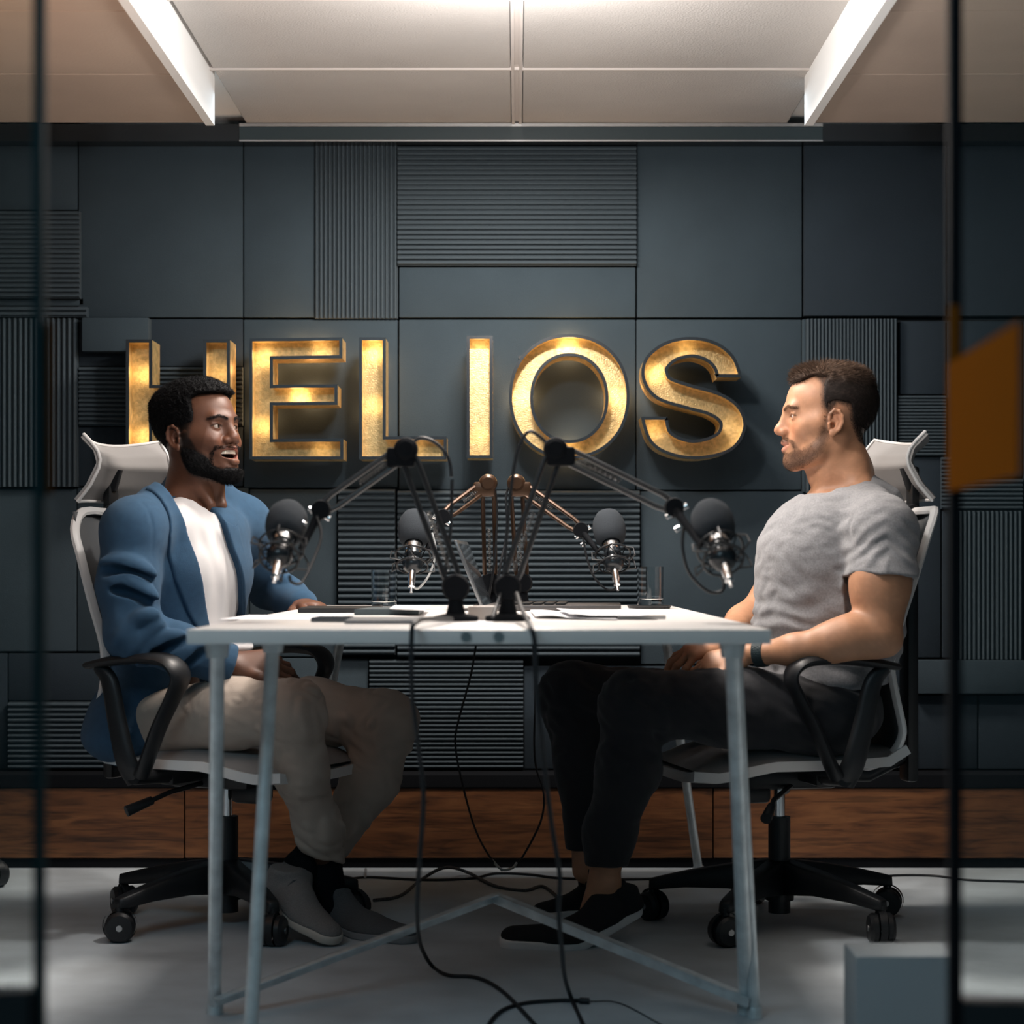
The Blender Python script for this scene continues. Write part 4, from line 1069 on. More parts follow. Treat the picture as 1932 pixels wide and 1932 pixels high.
# ---------------- man on the right: grey T-shirt, black trousers, in profile
def right_man():
    root = person('person', J(1560, 1400, 4.47), 'seated man in grey T-shirt and black trousers, facing left with hands on lap')
    HR = Matrix.Rotation(math.radians(178), 4, 'Z') @ Matrix.Rotation(math.radians(0), 4, 'Y'); HT = J(1574, 799, 4.48); HS = 1.0
    hb = head_blob(smile=.0, nose=.95, lip=.84, jaw=.98); hl = framed(hb, HR, HT, HS); loc = headfn(HR, HT, HS)
    W_ = lambda x, y, z: HR.to_3x3() @ Vector((x, y, z)) * HS + HT
    B = Blob(); lo = A3(HT) - .2; hi = A3(HT) + .2
    B.ops.append(('u', hl, lo, hi, 0))
    nb = J(1588, 915, 4.49)
    B.u(rc(W_(-.006, 0, -.035), W_(-.010, 0, -.115), .058, .058), .02)
    B.u(rc(W_(-.010, 0, -.115), nb, .057, .058), .02)
    for s in (-1, 1): B.u(rc(W_(-.01, s * .055, -.035), W_(.035, s * .022, -.165), .013, .012), .02)     # neck muscle
    B.u(rc(W_(.050, 0, -.112), W_(.048, 0, -.128), .013, .012), .018)
    tz = lambda s: J(1636, 958, 4.48 + s * .10)
    for s in (-1, 1): B.u(rc(W_(-.040, s * .02, -.09), tz(s), .026, .040), .04)
    B.u(el(J(1570, 985, 4.48), (.10, .14, .075)), .03)
    def colh(v):
        q = loc(v); c = head_color(q, (.47, .24, .138), (.44, .19, .13), (.10, .055, .035), (1, 0, -.05), 0, brow=.85)
        # shaved sides and stubble are part of the skin's own colour
        side = poly2([(.05, .10), (.041, .083), (.041, .04), (.028, .010), (.018, .012), (.0, .036), (-.022, .032), (-.030, -.004), (-.048, -.044), (-.085, -.06), (-.2, -.05), (-.2, .3), (.1, .3)], lambda p: p[:, 0], lambda p: p[:, 2])[0](q)
        nz = .6 + .4 * wav(q, 500)
        fade = (1 - sst(side, -.012, .004)) * sst(q[:, 2], -.075, -.02); c = mixc(c, (.03, .02, .016), fade * (.75 + .25 * nz))
        bd = poly2([(.022, .012), (.020, -.03), (.036, -.070), (.075, -.100), (.125, -.115), (.13, -.066), (.112, -.066), (.104, -.070), (.095, -.062), (.080, -.062), (.050, -.045), (.036, -.010), (.030, .012)], lambda p: p[:, 0], lambda p: p[:, 2])[0](q)
        mu = poly2([(.130, -.034), (.110, -.034), (.095, -.046), (.088, -.060), (.097, -.060), (.104, -.046), (.130, -.041)], lambda p: p[:, 0], lambda p: p[:, 2])[0](q)
        m = np.maximum((1 - sst(bd, -.008, .005)), .8 * (1 - sst(mu, -.002, .004)))
        c = mixc(c, (.13, .07, .045), np.clip(m * .74, 0, .9) * (np.abs(q[:, 1]) < .078))
        return c
    parts = [bmesh_of(B, .0016, colh)]; headv = parts[0][0].astype(F32)
    eyes(root, W_, HR.to_3x3(), HS, (1, 0, -.1))
    # arms
    A_ = Blob(); sh = J(1668, 1010, 4.29); elb = J(1661, 1193, 4.25); mid = J(1565, 1221, 4.24); wr = J(1440, 1231, 4.30)
    A_.chain([J(1664, 1060, 4.28), J(1664, 1100, 4.27), elb], [.056, .059, .046], .03)
    A_.u(el(J(1652, 1110, 4.26), (.052, .052, .085)), .03)
    A_.u(rc(J(1675, 1213, 4.25), J(1640, 1208, 4.245), .026, .034), .03)
    A_.chain([J(1645, 1196, 4.245), J(1600, 1203, 4.24), J(1565, 1213, 4.24), J(1500, 1226, 4.26), wr], [.044, .044, .038, .031, .0265], .03)
    w2 = J(1412, 1233, 4.32)
    A_.u(frc(wr, w2, .028, .027, (0, .0, 1), .82), .012)
    K1, T1 = hand(A_, J(1405, 1236, 4.325), (-.86, .10, -.24), (-.05, -.62, .78), -1, [.30, .38, .45, .5], .5, 1.0, thumb=(.8, .45, .1))
    # far arm: elbow behind the desk corner, hand crossing over on the thigh
    A_.chain([J(1500, 1010, 4.68), J(1455, 1130, 4.74), J(1402, 1175, 4.66), J(1362, 1206, 4.50), J(1352, 1212, 4.46)], [.055, .045, .038, .029, .026], .03)
    K2, T2 = hand(A_, J(1360, 1213, 4.44), (-.80, -.30, -.22), (-.22, -.35, .92), -1, [(.55, .35, .25), (.50, .35, .25), (.46, .4, .2), (.38, .4, .2)], 1.7, .98, thumb=(.45, .75, -.55))
    skin = (.47, .24, .138)
    def cola(v):
        c = np.tile(np.array(skin, F32), (len(v), 1)) * (1 + .08 * wav(v, 45, 5) + .05 * wav(v, 160, 2))[:, None]
        for k_ in K1 + K2: c = mixc(c, (.56, .24, .16), np.exp(-((v - A3(k_)) ** 2).sum(1) / .00018) * .4)
        return nails(c, v, T1 + T2, (.72, .46, .36))
    parts.append(bmesh_of(A_, .0022, cola))
    # hidden trunk, legs, and bare ankles
    L_ = Blob(); hipn, hipf = J(1545, 1350, 4.38), J(1500, 1345, 4.60); kn, kf = J(1195, 1328, 4.30), J(1078, 1312, 4.62); an, af = J(1140, 1668, 4.37), J(1108, 1640, 4.60)
    L_.u(el(J(1560, 1100, 4.48), (.09, .11, .17)), .03).u(el(J(1550, 1290, 4.48), (.08, .11, .10)), .04)
    L_.chain([hipn, kn, J(1185, 1450, 4.31), J(1145, 1600, 4.36), an], [.07, .048, .045, .036, .036], .03)
    L_.chain([hipf, kf, J(1110, 1450, 4.61), af], [.07, .048, .045, .036], .03)
    L_.chain([an, J(1118, 1722, 4.37)], [.037, .03], .01)
    parts.append(bmesh_of(L_, .005, cola))
    mesh_from(parts, 'body', SK, root, origin=root.location)
    # hair: thick on top, short at the sides
    def tfield(q):
        x, y, z = q[:, 0], q[:, 1], q[:, 2]
        top = sst(z, .075, .118); front = sst(x, .03, .085)
        t = .0018 + .005 * sst(z, .02, .08) * (1 - sst(x, -.03, .04)) + .0060 * top + .006 * front * top
        t = t * sst(-poly(q), -.001, .010) + .0003
        st = wav(np.stack([x * .55 + z * .1, y * 2.2, z * .8 - x * .3], 1), 210, 1.); st2 = wav(np.stack([x * .5, y * 2.4, z * 1.2], 1), 520, 4.)
        return t + (st * .0020 + st2 * .0008) * (.15 + .85 * top)
    poly = poly2([(.108, .088), (.078, .092), (.052, .104), (.026, .101), (.037, .085), (.040, .060), (.035, .030), (.031, .004), (.023, .002), (.018, .036), (.004, .042), (-.024, .036), (-.032, -.002), (-.052, -.042), (-.08, -.055), (-.2, -.05), (-.2, .3), (.25, .3), (.25, .12)], lambda p: p[:, 0] - .10 * np.maximum(0, .03 - np.abs(p[:, 1])) * 0, lambda p: p[:, 2])[0]
    hcore = Blob(); hcore.u(el((.002, 0, .045), (.100, .0745, .083)), .0).u(el((.038, 0, .047), (.0705, .061, .070)), .02)
    def hairf(q): return smax(hcore(q) - tfield(q), poly(q) + .0015 * wav(q, 400, 2) + .0065 * (1 - sst(q[:, 2], .080, .100)), .004)
    fn = framed(hairf, HR, HT, HS)
    def colhair(v):
        q = loc(v); g = sst(q[:, 2], .08, .13); base = np.array((.018, .013, .011), F32) * (1 - g[:, None]) + np.array((.10, .062, .042), F32) * g[:, None]
        return base * (1 + .5 * wav(np.stack([q[:, 0] * .5, q[:, 1] * 2.4, q[:, 2]], 1), 420, 4.))[:, None].clip(.3, 2)
    hp = bmesh_of(None, .0019, colhair, fn, A3(HT) - .17, A3(HT) + .19); hv = hp[0].astype(F32); ql = loc(hv); R9 = np.array(HR.to_3x3(), F32)
    def flow(p, n):
        q = loc(p); top = sst(q[:, 2], .07, .115)[:, None]; fr = sst(q[:, 0], -.02, .075)[:, None]
        f_ = top * (fr * np.array((.75, 0, .35)) + (1 - fr) * np.array((-.9, 0, .12))) + (1 - top) * np.array((-.35, 0, -.9))
        return f_ @ R9.T + n * (.12 + .06 * top)
    okt = ql[:, 2] > .085; oks = (ql[:, 2] <= .09)
    outn = (hcore(ql) > .0008)
    hs1 = strands(fn, pick(hv, okt & outn, 5200, 1), flow, lambda p: .011 + .009 * sst(loc(p)[:, 2], .10, .14), .00050, colhair, 1, 5, .13)
    hs2 = strands(fn, pick(hv, oks & outn, 5200, 2), flow, .0055, .00035, colhair, 2, 3, .22)
    edge = pick(headv, (poly(loc(headv)) < .003) & (poly(loc(headv)) > -.016) & (loc(headv)[:, 2] > -.07) & (np.abs(loc(headv)[:, 1]) < .08) & (loc(headv)[:, 0] > -.11), 9000, 5)
    hs3 = strands(hl, edge, flow, .0045, .00026, colhair, 3, 3, .3)
    mesh_from([hp, hs1, hs2, hs3], 'hair', HA, root, origin=root.location)
    qh = loc(headv); bdp = poly2([(.024, .012), (.020, -.03), (.036, -.070), (.075, -.100), (.125, -.115), (.13, -.068), (.116, -.0685), (.104, -.072), (.095, -.064), (.080, -.062), (.050, -.045), (.038, -.010), (.030, .012)], lambda p: p[:, 0], lambda p: p[:, 2])[0](qh)
    mup = poly2([(.130, -.0335), (.110, -.034), (.095, -.044), (.088, -.060), (.096, -.060), (.103, -.0455), (.130, -.0395)], lambda p: p[:, 0], lambda p: p[:, 2])[0](qh)
    fl2 = lambda p, n: np.tile((np.array((.35, 0, -.8)) @ R9.T), (len(p), 1)) + n * .7
    cb = lambda p: np.tile(np.array((.060, .034, .022), F32), (len(p), 1))
    yk = np.abs(qh[:, 1]) < .076
    b1 = strands(hl, pick(headv, (bdp < .003) & yk, 8000, 7), fl2, .0034, .00017, cb, 4, 2, .35)
    b2 = strands(hl, pick(headv, (mup < .001) & yk & (np.abs(qh[:, 1]) < .035), 1100, 8), fl2, .003, .00018, cb, 5, 2, .3)
    mesh_from([b1, b2], 'stubble_beard', HA, root, origin=root.location)
    ay = np.abs(qh[:, 1]); fq = np.stack([ay * 0, ay, qh[:, 2]], 1).astype(F32); bw_ = np.minimum(segd(fq, (0, .012, .0310), (0, .030, .0375)), segd(fq, (0, .030, .0375), (0, .047, .0325)))
    fl3 = lambda p, n: np.stack([0 * p[:, 0], np.sign(loc(p)[:, 1]), 0 * p[:, 0] + .25], 1) @ R9.T + n * .3
    mesh_from([strands(hl, pick(headv, (bw_ < .0035) & (qh[:, 0] > .07), 650, 9), fl3, .006, .00022, cb, 6, 3, .15)], 'eyebrows', HA, root, origin=root.location)
    # T-shirt
    def groove(Bb, pts, r=.004, k=.010, mode='s'):
        for a, b in zip(pts, pts[1:]): (Bb.cut if mode == 's' else Bb.u)(rc(a, b, r, r), k)
    S_ = Blob(); cy = 4.48
    S_.u(el(J(1548, 1050, cy), (.150, .165, .135)), .03).u(el(J(1530, 1175, cy), (.136, .155, .16)), .06).u(el(J(1545, 1290, cy), (.135, .165, .11)), .05)
    S_.u(el(J(1600, 1075, cy), (.130, .165, .19)), .06).u(el(J(1580, 990, cy), (.125, .165, .085)), .04)
    S_.u(el(J(1612, 1170, cy - .01), (.105, .165, .19)), .05)
    for s in (-1, 1): S_.u(rc(J(1622, 955, cy + s * .05), J(1664, 990, cy + s * .17), .062, .066), .04)
    S_.u(rc(J(1622, 930, cy), J(1650, 960, cy), .052, .07), .03); S_.u(el(J(1662, 1008, 4.30), (.073, .07, .072)), .03); S_.u(el(J(1560, 1010, 4.68), (.073, .07, .072)), .03)
    S_.chain([J(1666, 1010, 4.30), J(1666, 1100, 4.27), J(1664, 1120, 4.265)], [.071, .0735, .074], .03)
    S_.chain([J(1545, 1010, 4.69), J(1480, 1100, 4.74)], [.068, .062], .03)
    hemp, hemn = J(1666, 1089, 4.27), Vector((-.05, -.1, -1))
    ax0 = A3(J(1666, 1050, 4.27))
    def hem(p):   # cut only the near sleeve below its hem
        d1 = (p - A3(hemp)) @ A3(hemn.normalized()); tube_ = rc(J(1668, 1050, 4.262), J(1662, 1190, 4.25), .086, .086)[0](p)
        side_ = (p[:, 1] - 4.345)
        return np.maximum(np.maximum(-d1 * 1., tube_), side_)
    S_.cut(((lambda p: np.maximum(np.maximum(-((p - A3(hemp)) @ A3(hemn.normalized())), (p[:, 1] - 4.352)), frc(J(1668, 1060, 4.262), J(1662, 1200, 4.25), .088, .088, (1, 0, 0), 1.05)[0](p))), None, None), .003)
    groove(S_, [J(1606, 985, 4.278), J(1597, 1010, 4.268), J(1596, 1040, 4.266)], .0035, .014)
    S_.u(el(J(1612, 1170, 4.505), (.110, .165, .18)), .02)
    # neckline
    nl = J(1536, 945, 4.48); nr = J(1643, 893, 4.48); nd = (nr - nl).normalized(); nn = Vector((nd.z, 0, -nd.x)); nn = nn if nn.z > 0 else -nn
    S_.cut(((lambda p: np.maximum(-((p - A3(nl)) @ A3(nn)) - .012 * (((p[:, 1] - 4.48) / .08) ** 2), rc(W_(-.010, 0, -.1), J(1590, 960, 4.49), .100, .105)[0](p))), None, None), .004)
    def fold(p):
        x, z, y = p[:, 0], p[:, 2], p[:, 1]; ns = (y < 4.36)
        sl = np.exp(-((x - A3(J(1655, 0, 4.3))[0]) ** 2 / .006 + (z - J(0, 1030, 4.3).z) ** 2 / .0035)) * ns
        a = np.sin((z * 1.0 + .75 * np.abs(x - J(1665, 0, 4.28).x)) * 190 + 2.5 * wav(p, 16)) * .0032 * sl
        b = wav(np.stack([x * .8, y, z * 1.3 + x * .5], 1), 32, 2) * .0034 + wav(np.stack([x * .6 + z * .5, y, z], 1), 70, 5) * .0014
        w = np.exp(-((z - J(0, 1190, 4.4).z) ** 2 / .012)); c = np.sin(z * 150 + 3 * wav(p, 14, 3)) * .0022 * w
        return (a + b * .8 + c)
    S_.disp(fold)
    S_.isect(plane(J(1550, 1300, cy), (.1, 0, -1)), .006)
    tee = mat('heather_tee', (.285, .285, .297), .9, bump=.7, bscale=900, var=.22, vscale=220, sheen=.2)
    cloth('t_shirt', S_, .0036, tee, root)
    hm = MB(); 
    # trousers
    T_ = Blob(); T_.u(el(J(1555, 1340, 4.48), (.135, .17, .10)), .04)
    T_.chain([hipn, J(1380, 1332, 4.34), kn], [.092, .084, .070], .05); T_.chain([kn, J(1186, 1450, 4.31), J(1150, 1570, 4.35), J(1145, 1622, 4.36)], [.070, .066, .053, .050], .04)
    T_.chain([hipf, kf], [.09, .073], .05); T_.chain([kf, J(1105, 1450, 4.61), J(1112, 1618, 4.61)], [.073, .066, .054], .04)
    T_.isect(((lambda p: J(0, 1632, 4.36).z - p[:, 2] + .0), None, None), .003)
    def pf(p):
        kk = np.exp(-((p - A3(kn)) ** 2).sum(1) / .02) + np.exp(-((p - A3(kf)) ** 2).sum(1) / .02) + np.exp(-((p - A3(J(1480, 1320, 4.4))) ** 2).sum(1) / .02) + .25
        return wav(np.stack([p[:, 0] * 1.2 + p[:, 2] * .5, p[:, 1], p[:, 2] * 1.1], 1), 42, 7) * .0045 * kk.clip(0, 1)
    T_.disp(pf)
    cloth('trousers', T_, .0045, mat('black_cloth', (.012, .013, .017), .85, bump=.4, bscale=800, sheen=.15), root)
    blk = mat('black_canvas', (.010, .010, .012), .8, bump=.6, bscale=900); wh = mat('white_rubber', (.85, .85, .85), .55)
    shoe(root, J(1205, 1717, 4.42), floorP(1072, 1786), floorP(944, 1784), (0.05, -.12, 1), J(1135, 1668, 4.38), blk, wh, w=1.0, sole=.024, laces=blk)
    shoe(root, floorP(1175, 1712), floorP(1090, 1726), floorP(1010, 1738), (0, 0, 1), J(1118, 1640, 4.60), blk, wh, w=1.0, sole=.022, laces=wh)
    # watch on the near wrist
    c = J(1437, 1231, 4.302); ax = (J(1500, 1228, 4.26) - J(1412, 1233, 4.32)).normalized()
    wt = MB().lathe([(.0275, -.012), (.0318, -.012), (.0325, 0), (.0318, .012), (.0275, .012)], c, ax, 32)
    wo = wt.build('watch_strap', mat('watch_strap', (.015, .03, .035), .5, bump=1, bscale=300), root); wo.data.transform(Matrix.Translation(-Vector(root.location)))
    wf = MB(); R_ = ax.to_track_quat('X', 'Z').to_matrix().to_4x4(); R_.translation = c
    wf.box((-.017, -.016, .024), (.017, .016, .034), R_, bev=.004); w2_ = wf.build('watch_case', 'black', root); w2_.data.transform(Matrix.Translation(-Vector(root.location)))
    # ring
    k0, t0 = K2[0], T2[0]
    return root
right_man()

# ---------------- man on the left: blue blazer, white tee, beige chinos
def left_man():
    root = person('person', J(300, 1400, 4.55), 'bearded man in blue blazer and beige trousers, seated and laughing towards the right')
    HR = Matrix.Rotation(math.radians(-33), 4, 'Z') @ Matrix.Rotation(math.radians(-6), 4, 'Y') ; HS = .985; f = Vector((.86, -.51, 0)); l = Vector((.51, .86, 0))
    HT = J(368, 828, 4.58); loc = headfn(HR, HT, HS)
    hb = head_blob(smile=1., nose=1.28, lip=1.2, open_=1., jaw=1.02, nx=-.005); hl = framed(hb, HR, HT, HS)
    W_ = lambda x, y, z: HR.to_3x3() @ Vector((x, y, z)) * HS + HT
    B = Blob(); B.ops.append(('u', hl, A3(HT) - .2, A3(HT) + .2, 0))
    nb = J(362, 945, 4.59)
    B.u(rc(W_(-.008, 0, -.03), W_(-.004, 0, -.11), .058, .056), .02); B.u(rc(W_(-.004, 0, -.11), nb, .056, .062), .02)
    for s in (-1, 1):
        B.u(rc(W_(-.01, s * .052, -.035), W_(.05, s * .02, -.165), .013, .012), .02); B.u(rc(W_(-.03, s * .02, -.10), nb + l * s * .07 - Vector((0, 0, .055)), .030, .034), .04)
    B.u(el(nb + f * .012 - Vector((0, 0, .065)), (.068, .09, .055)), .03)
    skin = (.120, .051, .029); hairc = (.005, .004, .0035)
    def colh(v):
        q = loc(v); c = head_color(q, skin, (.36, .14, .10), hairc, (1, .55, -.03), 1, brow=.9)
        poly = poly2([(.10, .095), (.066, .096), (.050, .084), (.058, .045), (.050, .0), (.034, -.02), (.0, .01), (-.03, .0), (-.055, -.05), (-.2, -.06), (-.2, .3), (.2, .3)], lambda p: p[:, 0], lambda p: p[:, 2])[0](q)
        c = mixc(c, hairc, (1 - sst(poly, -.012, .008)) * sst(q[:, 2], -.09, -.05) * (np.abs(q[:, 1]) < .0765))
        bd = poly2(BEARD, lambda p: p[:, 0], lambda p: p[:, 2])[0](q)
        c = mixc(c, (.012, .008, .006), (1 - sst(bd, -.004, .006)) * .9 * (np.abs(q[:, 1]) < .08) * sst(-q[:, 2], -.02, .0))
        return c
    BEARD = [(.053, .034), (.030, .034), (.022, .0), (.016, -.045), (.030, -.090), (.085, -.125), (.15, -.13), (.15, -.086), (.118, -.0865), (.100, -.088), (.084, -.078), (.079, -.060), (.072, -.050), (.058, -.036), (.047, -.008)]
    parts = [bmesh_of(B, .0016, colh)]; headv = parts[0][0].astype(F32)
    eyes(root, W_, HR.to_3x3(), HS, (1, .42, -.02), white=(.34, .30, .27)); teeth(root, W_, HS)
    A_ = Blob()
    shn, eln, wrn = J(252, 1000, 4.38), J(252, 1198, 4.325), J(432, 1256, 4.375)
    A_.chain([shn, eln, wrn], [.045, .038, .028], .02)
    K1, T1 = hand(A_, J(440, 1253, 4.38), (.97, .18, .02), (.15, -.70, .70), 1, [(.5, .6, .3), (.55, .6, .3), (.6, .6, .3), (.65, .6, .3)], .6, 1.05, thumb=(.75, .6, .2))
    shf, elf, wrf = J(455, 990, 4.74), J(508, 1108, 4.90), J(566, 1142, 4.76)
    A_.chain([shf, elf, wrf], [.045, .038, .028], .02)
    K2, T2 = hand(A_, J(574, 1146, 4.72) + Vector((0, 0, .004)), (.35, -.92, -.04), (0, .1, 1), 1, [.12, .15, .18, .22], .6, 1.0, thumb=(.8, .5, -.1))
    def cola(v):
        c = np.tile(np.array(skin, F32), (len(v), 1)) * (1 + .1 * wav(v, 45, 5))[:, None]
        return nails(c, v, T1 + T2, (.32, .18, .13))
    parts.append(bmesh_of(A_, .0024, cola))
    hipn, hipf, kn, kf = J(305, 1362, 4.46), J(425, 1350, 4.74), J(553, 1342, 4.32), J(730, 1362, 4.62)
    an, af = J(612, 1660, 4.50), J(566, 1640, 4.47)
    L_ = Blob(); L_.u(el(J(345, 1100, 4.58), (.075, .10, .16)), .03).u(el(J(315, 1290, 4.58), (.075, .10, .12)), .04)
    L_.chain([hipn, kn, J(566, 1450, 4.36), J(600, 1560, 4.45), J(614, 1622, 4.49), an], [.05, .040, .036, .033, .032, .033], .01); L_.chain([hipf, kf, J(700, 1470, 4.62), J(625, 1590, 4.58), af], [.05, .040, .036, .033, .033], .01)
    parts.append(bmesh_of(L_, .006, cola))
    mesh_from(parts, 'body', SK, root, origin=root.location)
    # hair and beard
    poly = poly2([(.100, .098), (.068, .098), (.051, .086), (.060, .050), (.052, .008), (.030, .004), (.020, .030), (-.024, .034), (-.034, -.004), (-.060, -.055), (-.1, -.065), (-.2, -.05), (-.2, .3), (.2, .3), (.2, .12)], lambda p: p[:, 0], lambda p: p[:, 2])[0]
    core = Blob().u(el((.002, 0, .045), (.100, .0745, .083)), .0).u(el((.038, 0, .047), (.0705, .061, .070)), .02)
    def hairf(q):
        x, y, z = q[:, 0], q[:, 1], q[:, 2]; t = .003 + .0155 * sst(z, .03, .11) + .008 * sst(-x, .0, .08) * sst(z, -.02, .03)
        cu = wav(q, 430, 1) * .0022 + wav(q, 760, 3) * .0011 + wav(q, 150, 2) * .0012
        return smax(core(q) - t - cu * (.3 + .7 * sst(z, .0, .06)), poly(q) + .001 * wav(q, 500, 2), .004)
    def colk(v): return np.tile(np.array((.0045, .0045, .005), F32), (len(v), 1)) * (1 + .5 * wav(v, 500))[:, None].clip(.4, 2)
    R9 = np.array(HR.to_3x3(), F32); ff = framed(hairf, HR, HT, HS); hp = bmesh_of(None, .0020, colk, ff, A3(HT) - .17, A3(HT) + .19); hv = hp[0].astype(F32); ql = loc(hv)
    outn = core(ql) > .001; rnd_ = lambda p, n: n * .8 + np.stack([wav(p, 900, 1), wav(p, 900, 5), wav(p, 900, 9)], 1) * 1.1
    hs1 = strands(ff, pick(hv, outn, 15000, 1), rnd_, .0050, .00042, colk, 1, 4, .5, curl=.0018)
    qh = loc(headv); edge = pick(headv, (np.abs(poly(qh)) < .006) & (qh[:, 2] > -.06) & (np.abs(qh[:, 1]) < .08) & (qh[:, 0] > -.09), 2500, 3)
    hs2 = strands(hl, edge, rnd_, .0022, .00024, colk, 3, 3, .5, curl=.0008)
    mesh_from([hp, hs1, hs2], 'hair', HA, root, origin=root.location)
    bpoly = poly2(BEARD, lambda p: p[:, 0], lambda p: p[:, 2])[0]
    bcore = Blob().u(el((.042, 0, -.018), (.062, .056, .078)), 0)
    for s in (-1, 1): bcore.u(rc((.008, s * .051, -.030), (.040, s * .044, -.066), .021, .021), .03).u(rc((.040, s * .044, -.066), (.088, s * .012, -.088), .021, .015), .03)
    bcore.u(el((.096, 0, -.090), (.0195, .023, .0165)), .02)
    mus = poly2([(.135, -.0350), (.112, -.0325), (.098, -.034), (.084, -.044), (.076, -.060), (.080, -.076), (.086, -.076), (.086, -.056), (.094, -.042), (.104, -.0385), (.135, -.0385)], lambda p: p[:, 0], lambda p: p[:, 2])[0]
    def beardf(q):
        z = q[:, 2]; x = q[:, 0]; t = .0025 + .0065 * sst(x, .05, .10) * sst(-z, .07, .095)
        cu = wav(q, 420, 6) * .0014 + wav(q, 800, 2) * .0006
        a = smax(bcore(q) - t - cu, bpoly(q) + .0025 * sst(-x, -.08, 0) * wav(q, 200), .006)
        return a
    bf = framed(beardf, HR, HT, HS); bp_ = bmesh_of(None, .0020, colk, bf, A3(HT) - .17, A3(HT) + .17); bv = bp_[0].astype(F32); qb = loc(bv)
    fl2 = lambda p, n: np.tile((np.array((.30, 0, -.55)) @ R9.T), (len(p), 1)) + n * .6 + np.stack([wav(p, 700, 1), wav(p, 700, 5), wav(p, 700, 9)], 1) * .5
    bs = strands(bf, pick(bv, (bcore(qb) > .0005), 7000, 4), fl2, lambda p: .0035 + .0035 * sst(loc(p)[:, 0], .05, .1), .00035, colk, 4, 3, .4, curl=.0012)
    bdd = bpoly(qh); be = strands(hl, pick(headv, (bdd < .005) & (bdd > -.012) & (np.abs(qh[:, 1]) < .074), 3200, 6), fl2, .003, .00026, colk, 6, 2, .4)
    mesh_from([bp_, bs, be], 'beard', HA, root, origin=root.location)
    ay = np.abs(qh[:, 1]); fq = np.stack([ay * 0, ay, qh[:, 2]], 1).astype(F32); bw_ = np.minimum(segd(fq, (0, .012, .0310), (0, .030, .0375)), segd(fq, (0, .030, .0375), (0, .047, .0325)))
    fl3 = lambda p, n: np.stack([0 * p[:, 0], np.sign(loc(p)[:, 1]), 0 * p[:, 0] + .25], 1) @ R9.T + n * .3
    mesh_from([strands(hl, pick(headv, (bw_ < .0033) & (qh[:, 0] > .07), 700, 9), fl3, .005, .0003, colk, 6, 3, .15)], 'eyebrows', HA, root, origin=root.location)
    mum = mus(qh); fl4 = lambda p, n: np.stack([0 * p[:, 0] + .1, np.sign(loc(p)[:, 1]) * .6, 0 * p[:, 0] - .5], 1) @ R9.T + n * .5
    mesh_from([strands(hl, pick(headv, (mum < .0015) & (ay < .045), 3200, 10), fl4, .0042, .0003, colk, 7, 3, .25)], 'moustache', HA, root, origin=root.location)
    # clothes: shirt core, jacket as a thicker shell opened at the front
    c0 = J(345, 1090, 4.57)
    R3 = Matrix((f, l, Vector((0, 0, 1)))).transposed()
    def torso(dr):
        t = Blob()
        t.u(el(J(352, 1075, 4.57), (.118 + dr, .172 + dr, .16), R3), .0).u(el(J(330, 1220, 4.57), (.118 + dr, .160 + dr, .17), R3), .06)
        t.u(el(J(300, 1345, 4.57), (.125 + dr, .165 + dr, .12), R3), .05)
        t.u(el(J(358, 995, 4.57), (.088 + dr, .160 + dr, .07), R3), .04)
        return t
    Tee = torso(0.)
    Tee.u(el(J(436, 1220, 4.46), (.050, .07, .024)), .02)
    Tee.isect(plane(J(330, 1262, 4.45), (-.1, 0, -1)), .004)
    Tee.cut(((lambda p: np.maximum(-((p - A3(J(395, 955, 4.57))) @ A3(Vector((-.10, 0, 1)).normalized())) - .018, rc(W_(-.004, 0, -.1), nb + f * .045 - Vector((0, 0, .05)), .060, .064)[0](p))), None, None), .004)
    Tee.disp(lambda p: wav(np.stack([p[:, 0] * 1.2, p[:, 1] * 1.2, p[:, 2] * .25], 1), 50, 3) * .0022)
    cloth('t_shirt', Tee, .0038, mat('white_tee', (.74, .72, .72), .9, bump=.4, bscale=900), root)
    # opening polygon in (lateral u, height z) on the front surface
    cen = lambda z: np.interp(z, [.35, .55, .82, .95], [J(300, 0, 4.57).x, J(330, 0, 4.57).x, J(352, 0, 4.57).x, J(362, 0, 4.57).x])
    def unproj(px, py):
        dep = float(np.interp(py, [900, 950, 1000, 1080], [.075, .095, .118, .137])); best = None
        for uu in np.linspace(-.18, .18, 145):
            dd = dep * math.sqrt(max(0, 1 - (uu / .2) ** 2)); z = H - (py - VY) * 4.5 / FPX
            x = cen(z) + f.x * dd + l.x * uu; y = 4.57 + f.y * dd + l.y * uu; z = H - (py - VY) * y / FPX
            e = abs(VX + x / y * FPX - px)
            if best is None or e < best[0]: best = (e, uu, z)
        return best[1], best[2]
    near = [(322, 880), (337, 945), (354, 1005), (376, 1080), (391, 1140), (402, 1190), (404, 1230), (380, 1275), (330, 1330)]
    far = [(480, 1330), (484, 1260), (474, 1200), (466, 1130), (444, 1040), (416, 965), (394, 915), (388, 880)]
    OP = [unproj(*q) for q in near] + [unproj(*q) for q in far]
    fu = lambda p: (p[:, 0] - np.interp(p[:, 2], [.35, .55, .82, .95], [cen(.35), cen(.55), cen(.82), cen(.95)])) * l.x + (p[:, 1] - 4.57) * l.y
    fv = lambda p: p[:, 2]
    fd = lambda p: (p[:, 0] - np.interp(p[:, 2], [.35, .55, .82, .95], [cen(.35), cen(.55), cen(.82), cen(.95)])) * f.x + (p[:, 1] - 4.57) * f.y
    op = poly2(OP, fu, fv)[0]
    Jk = torso(.016)
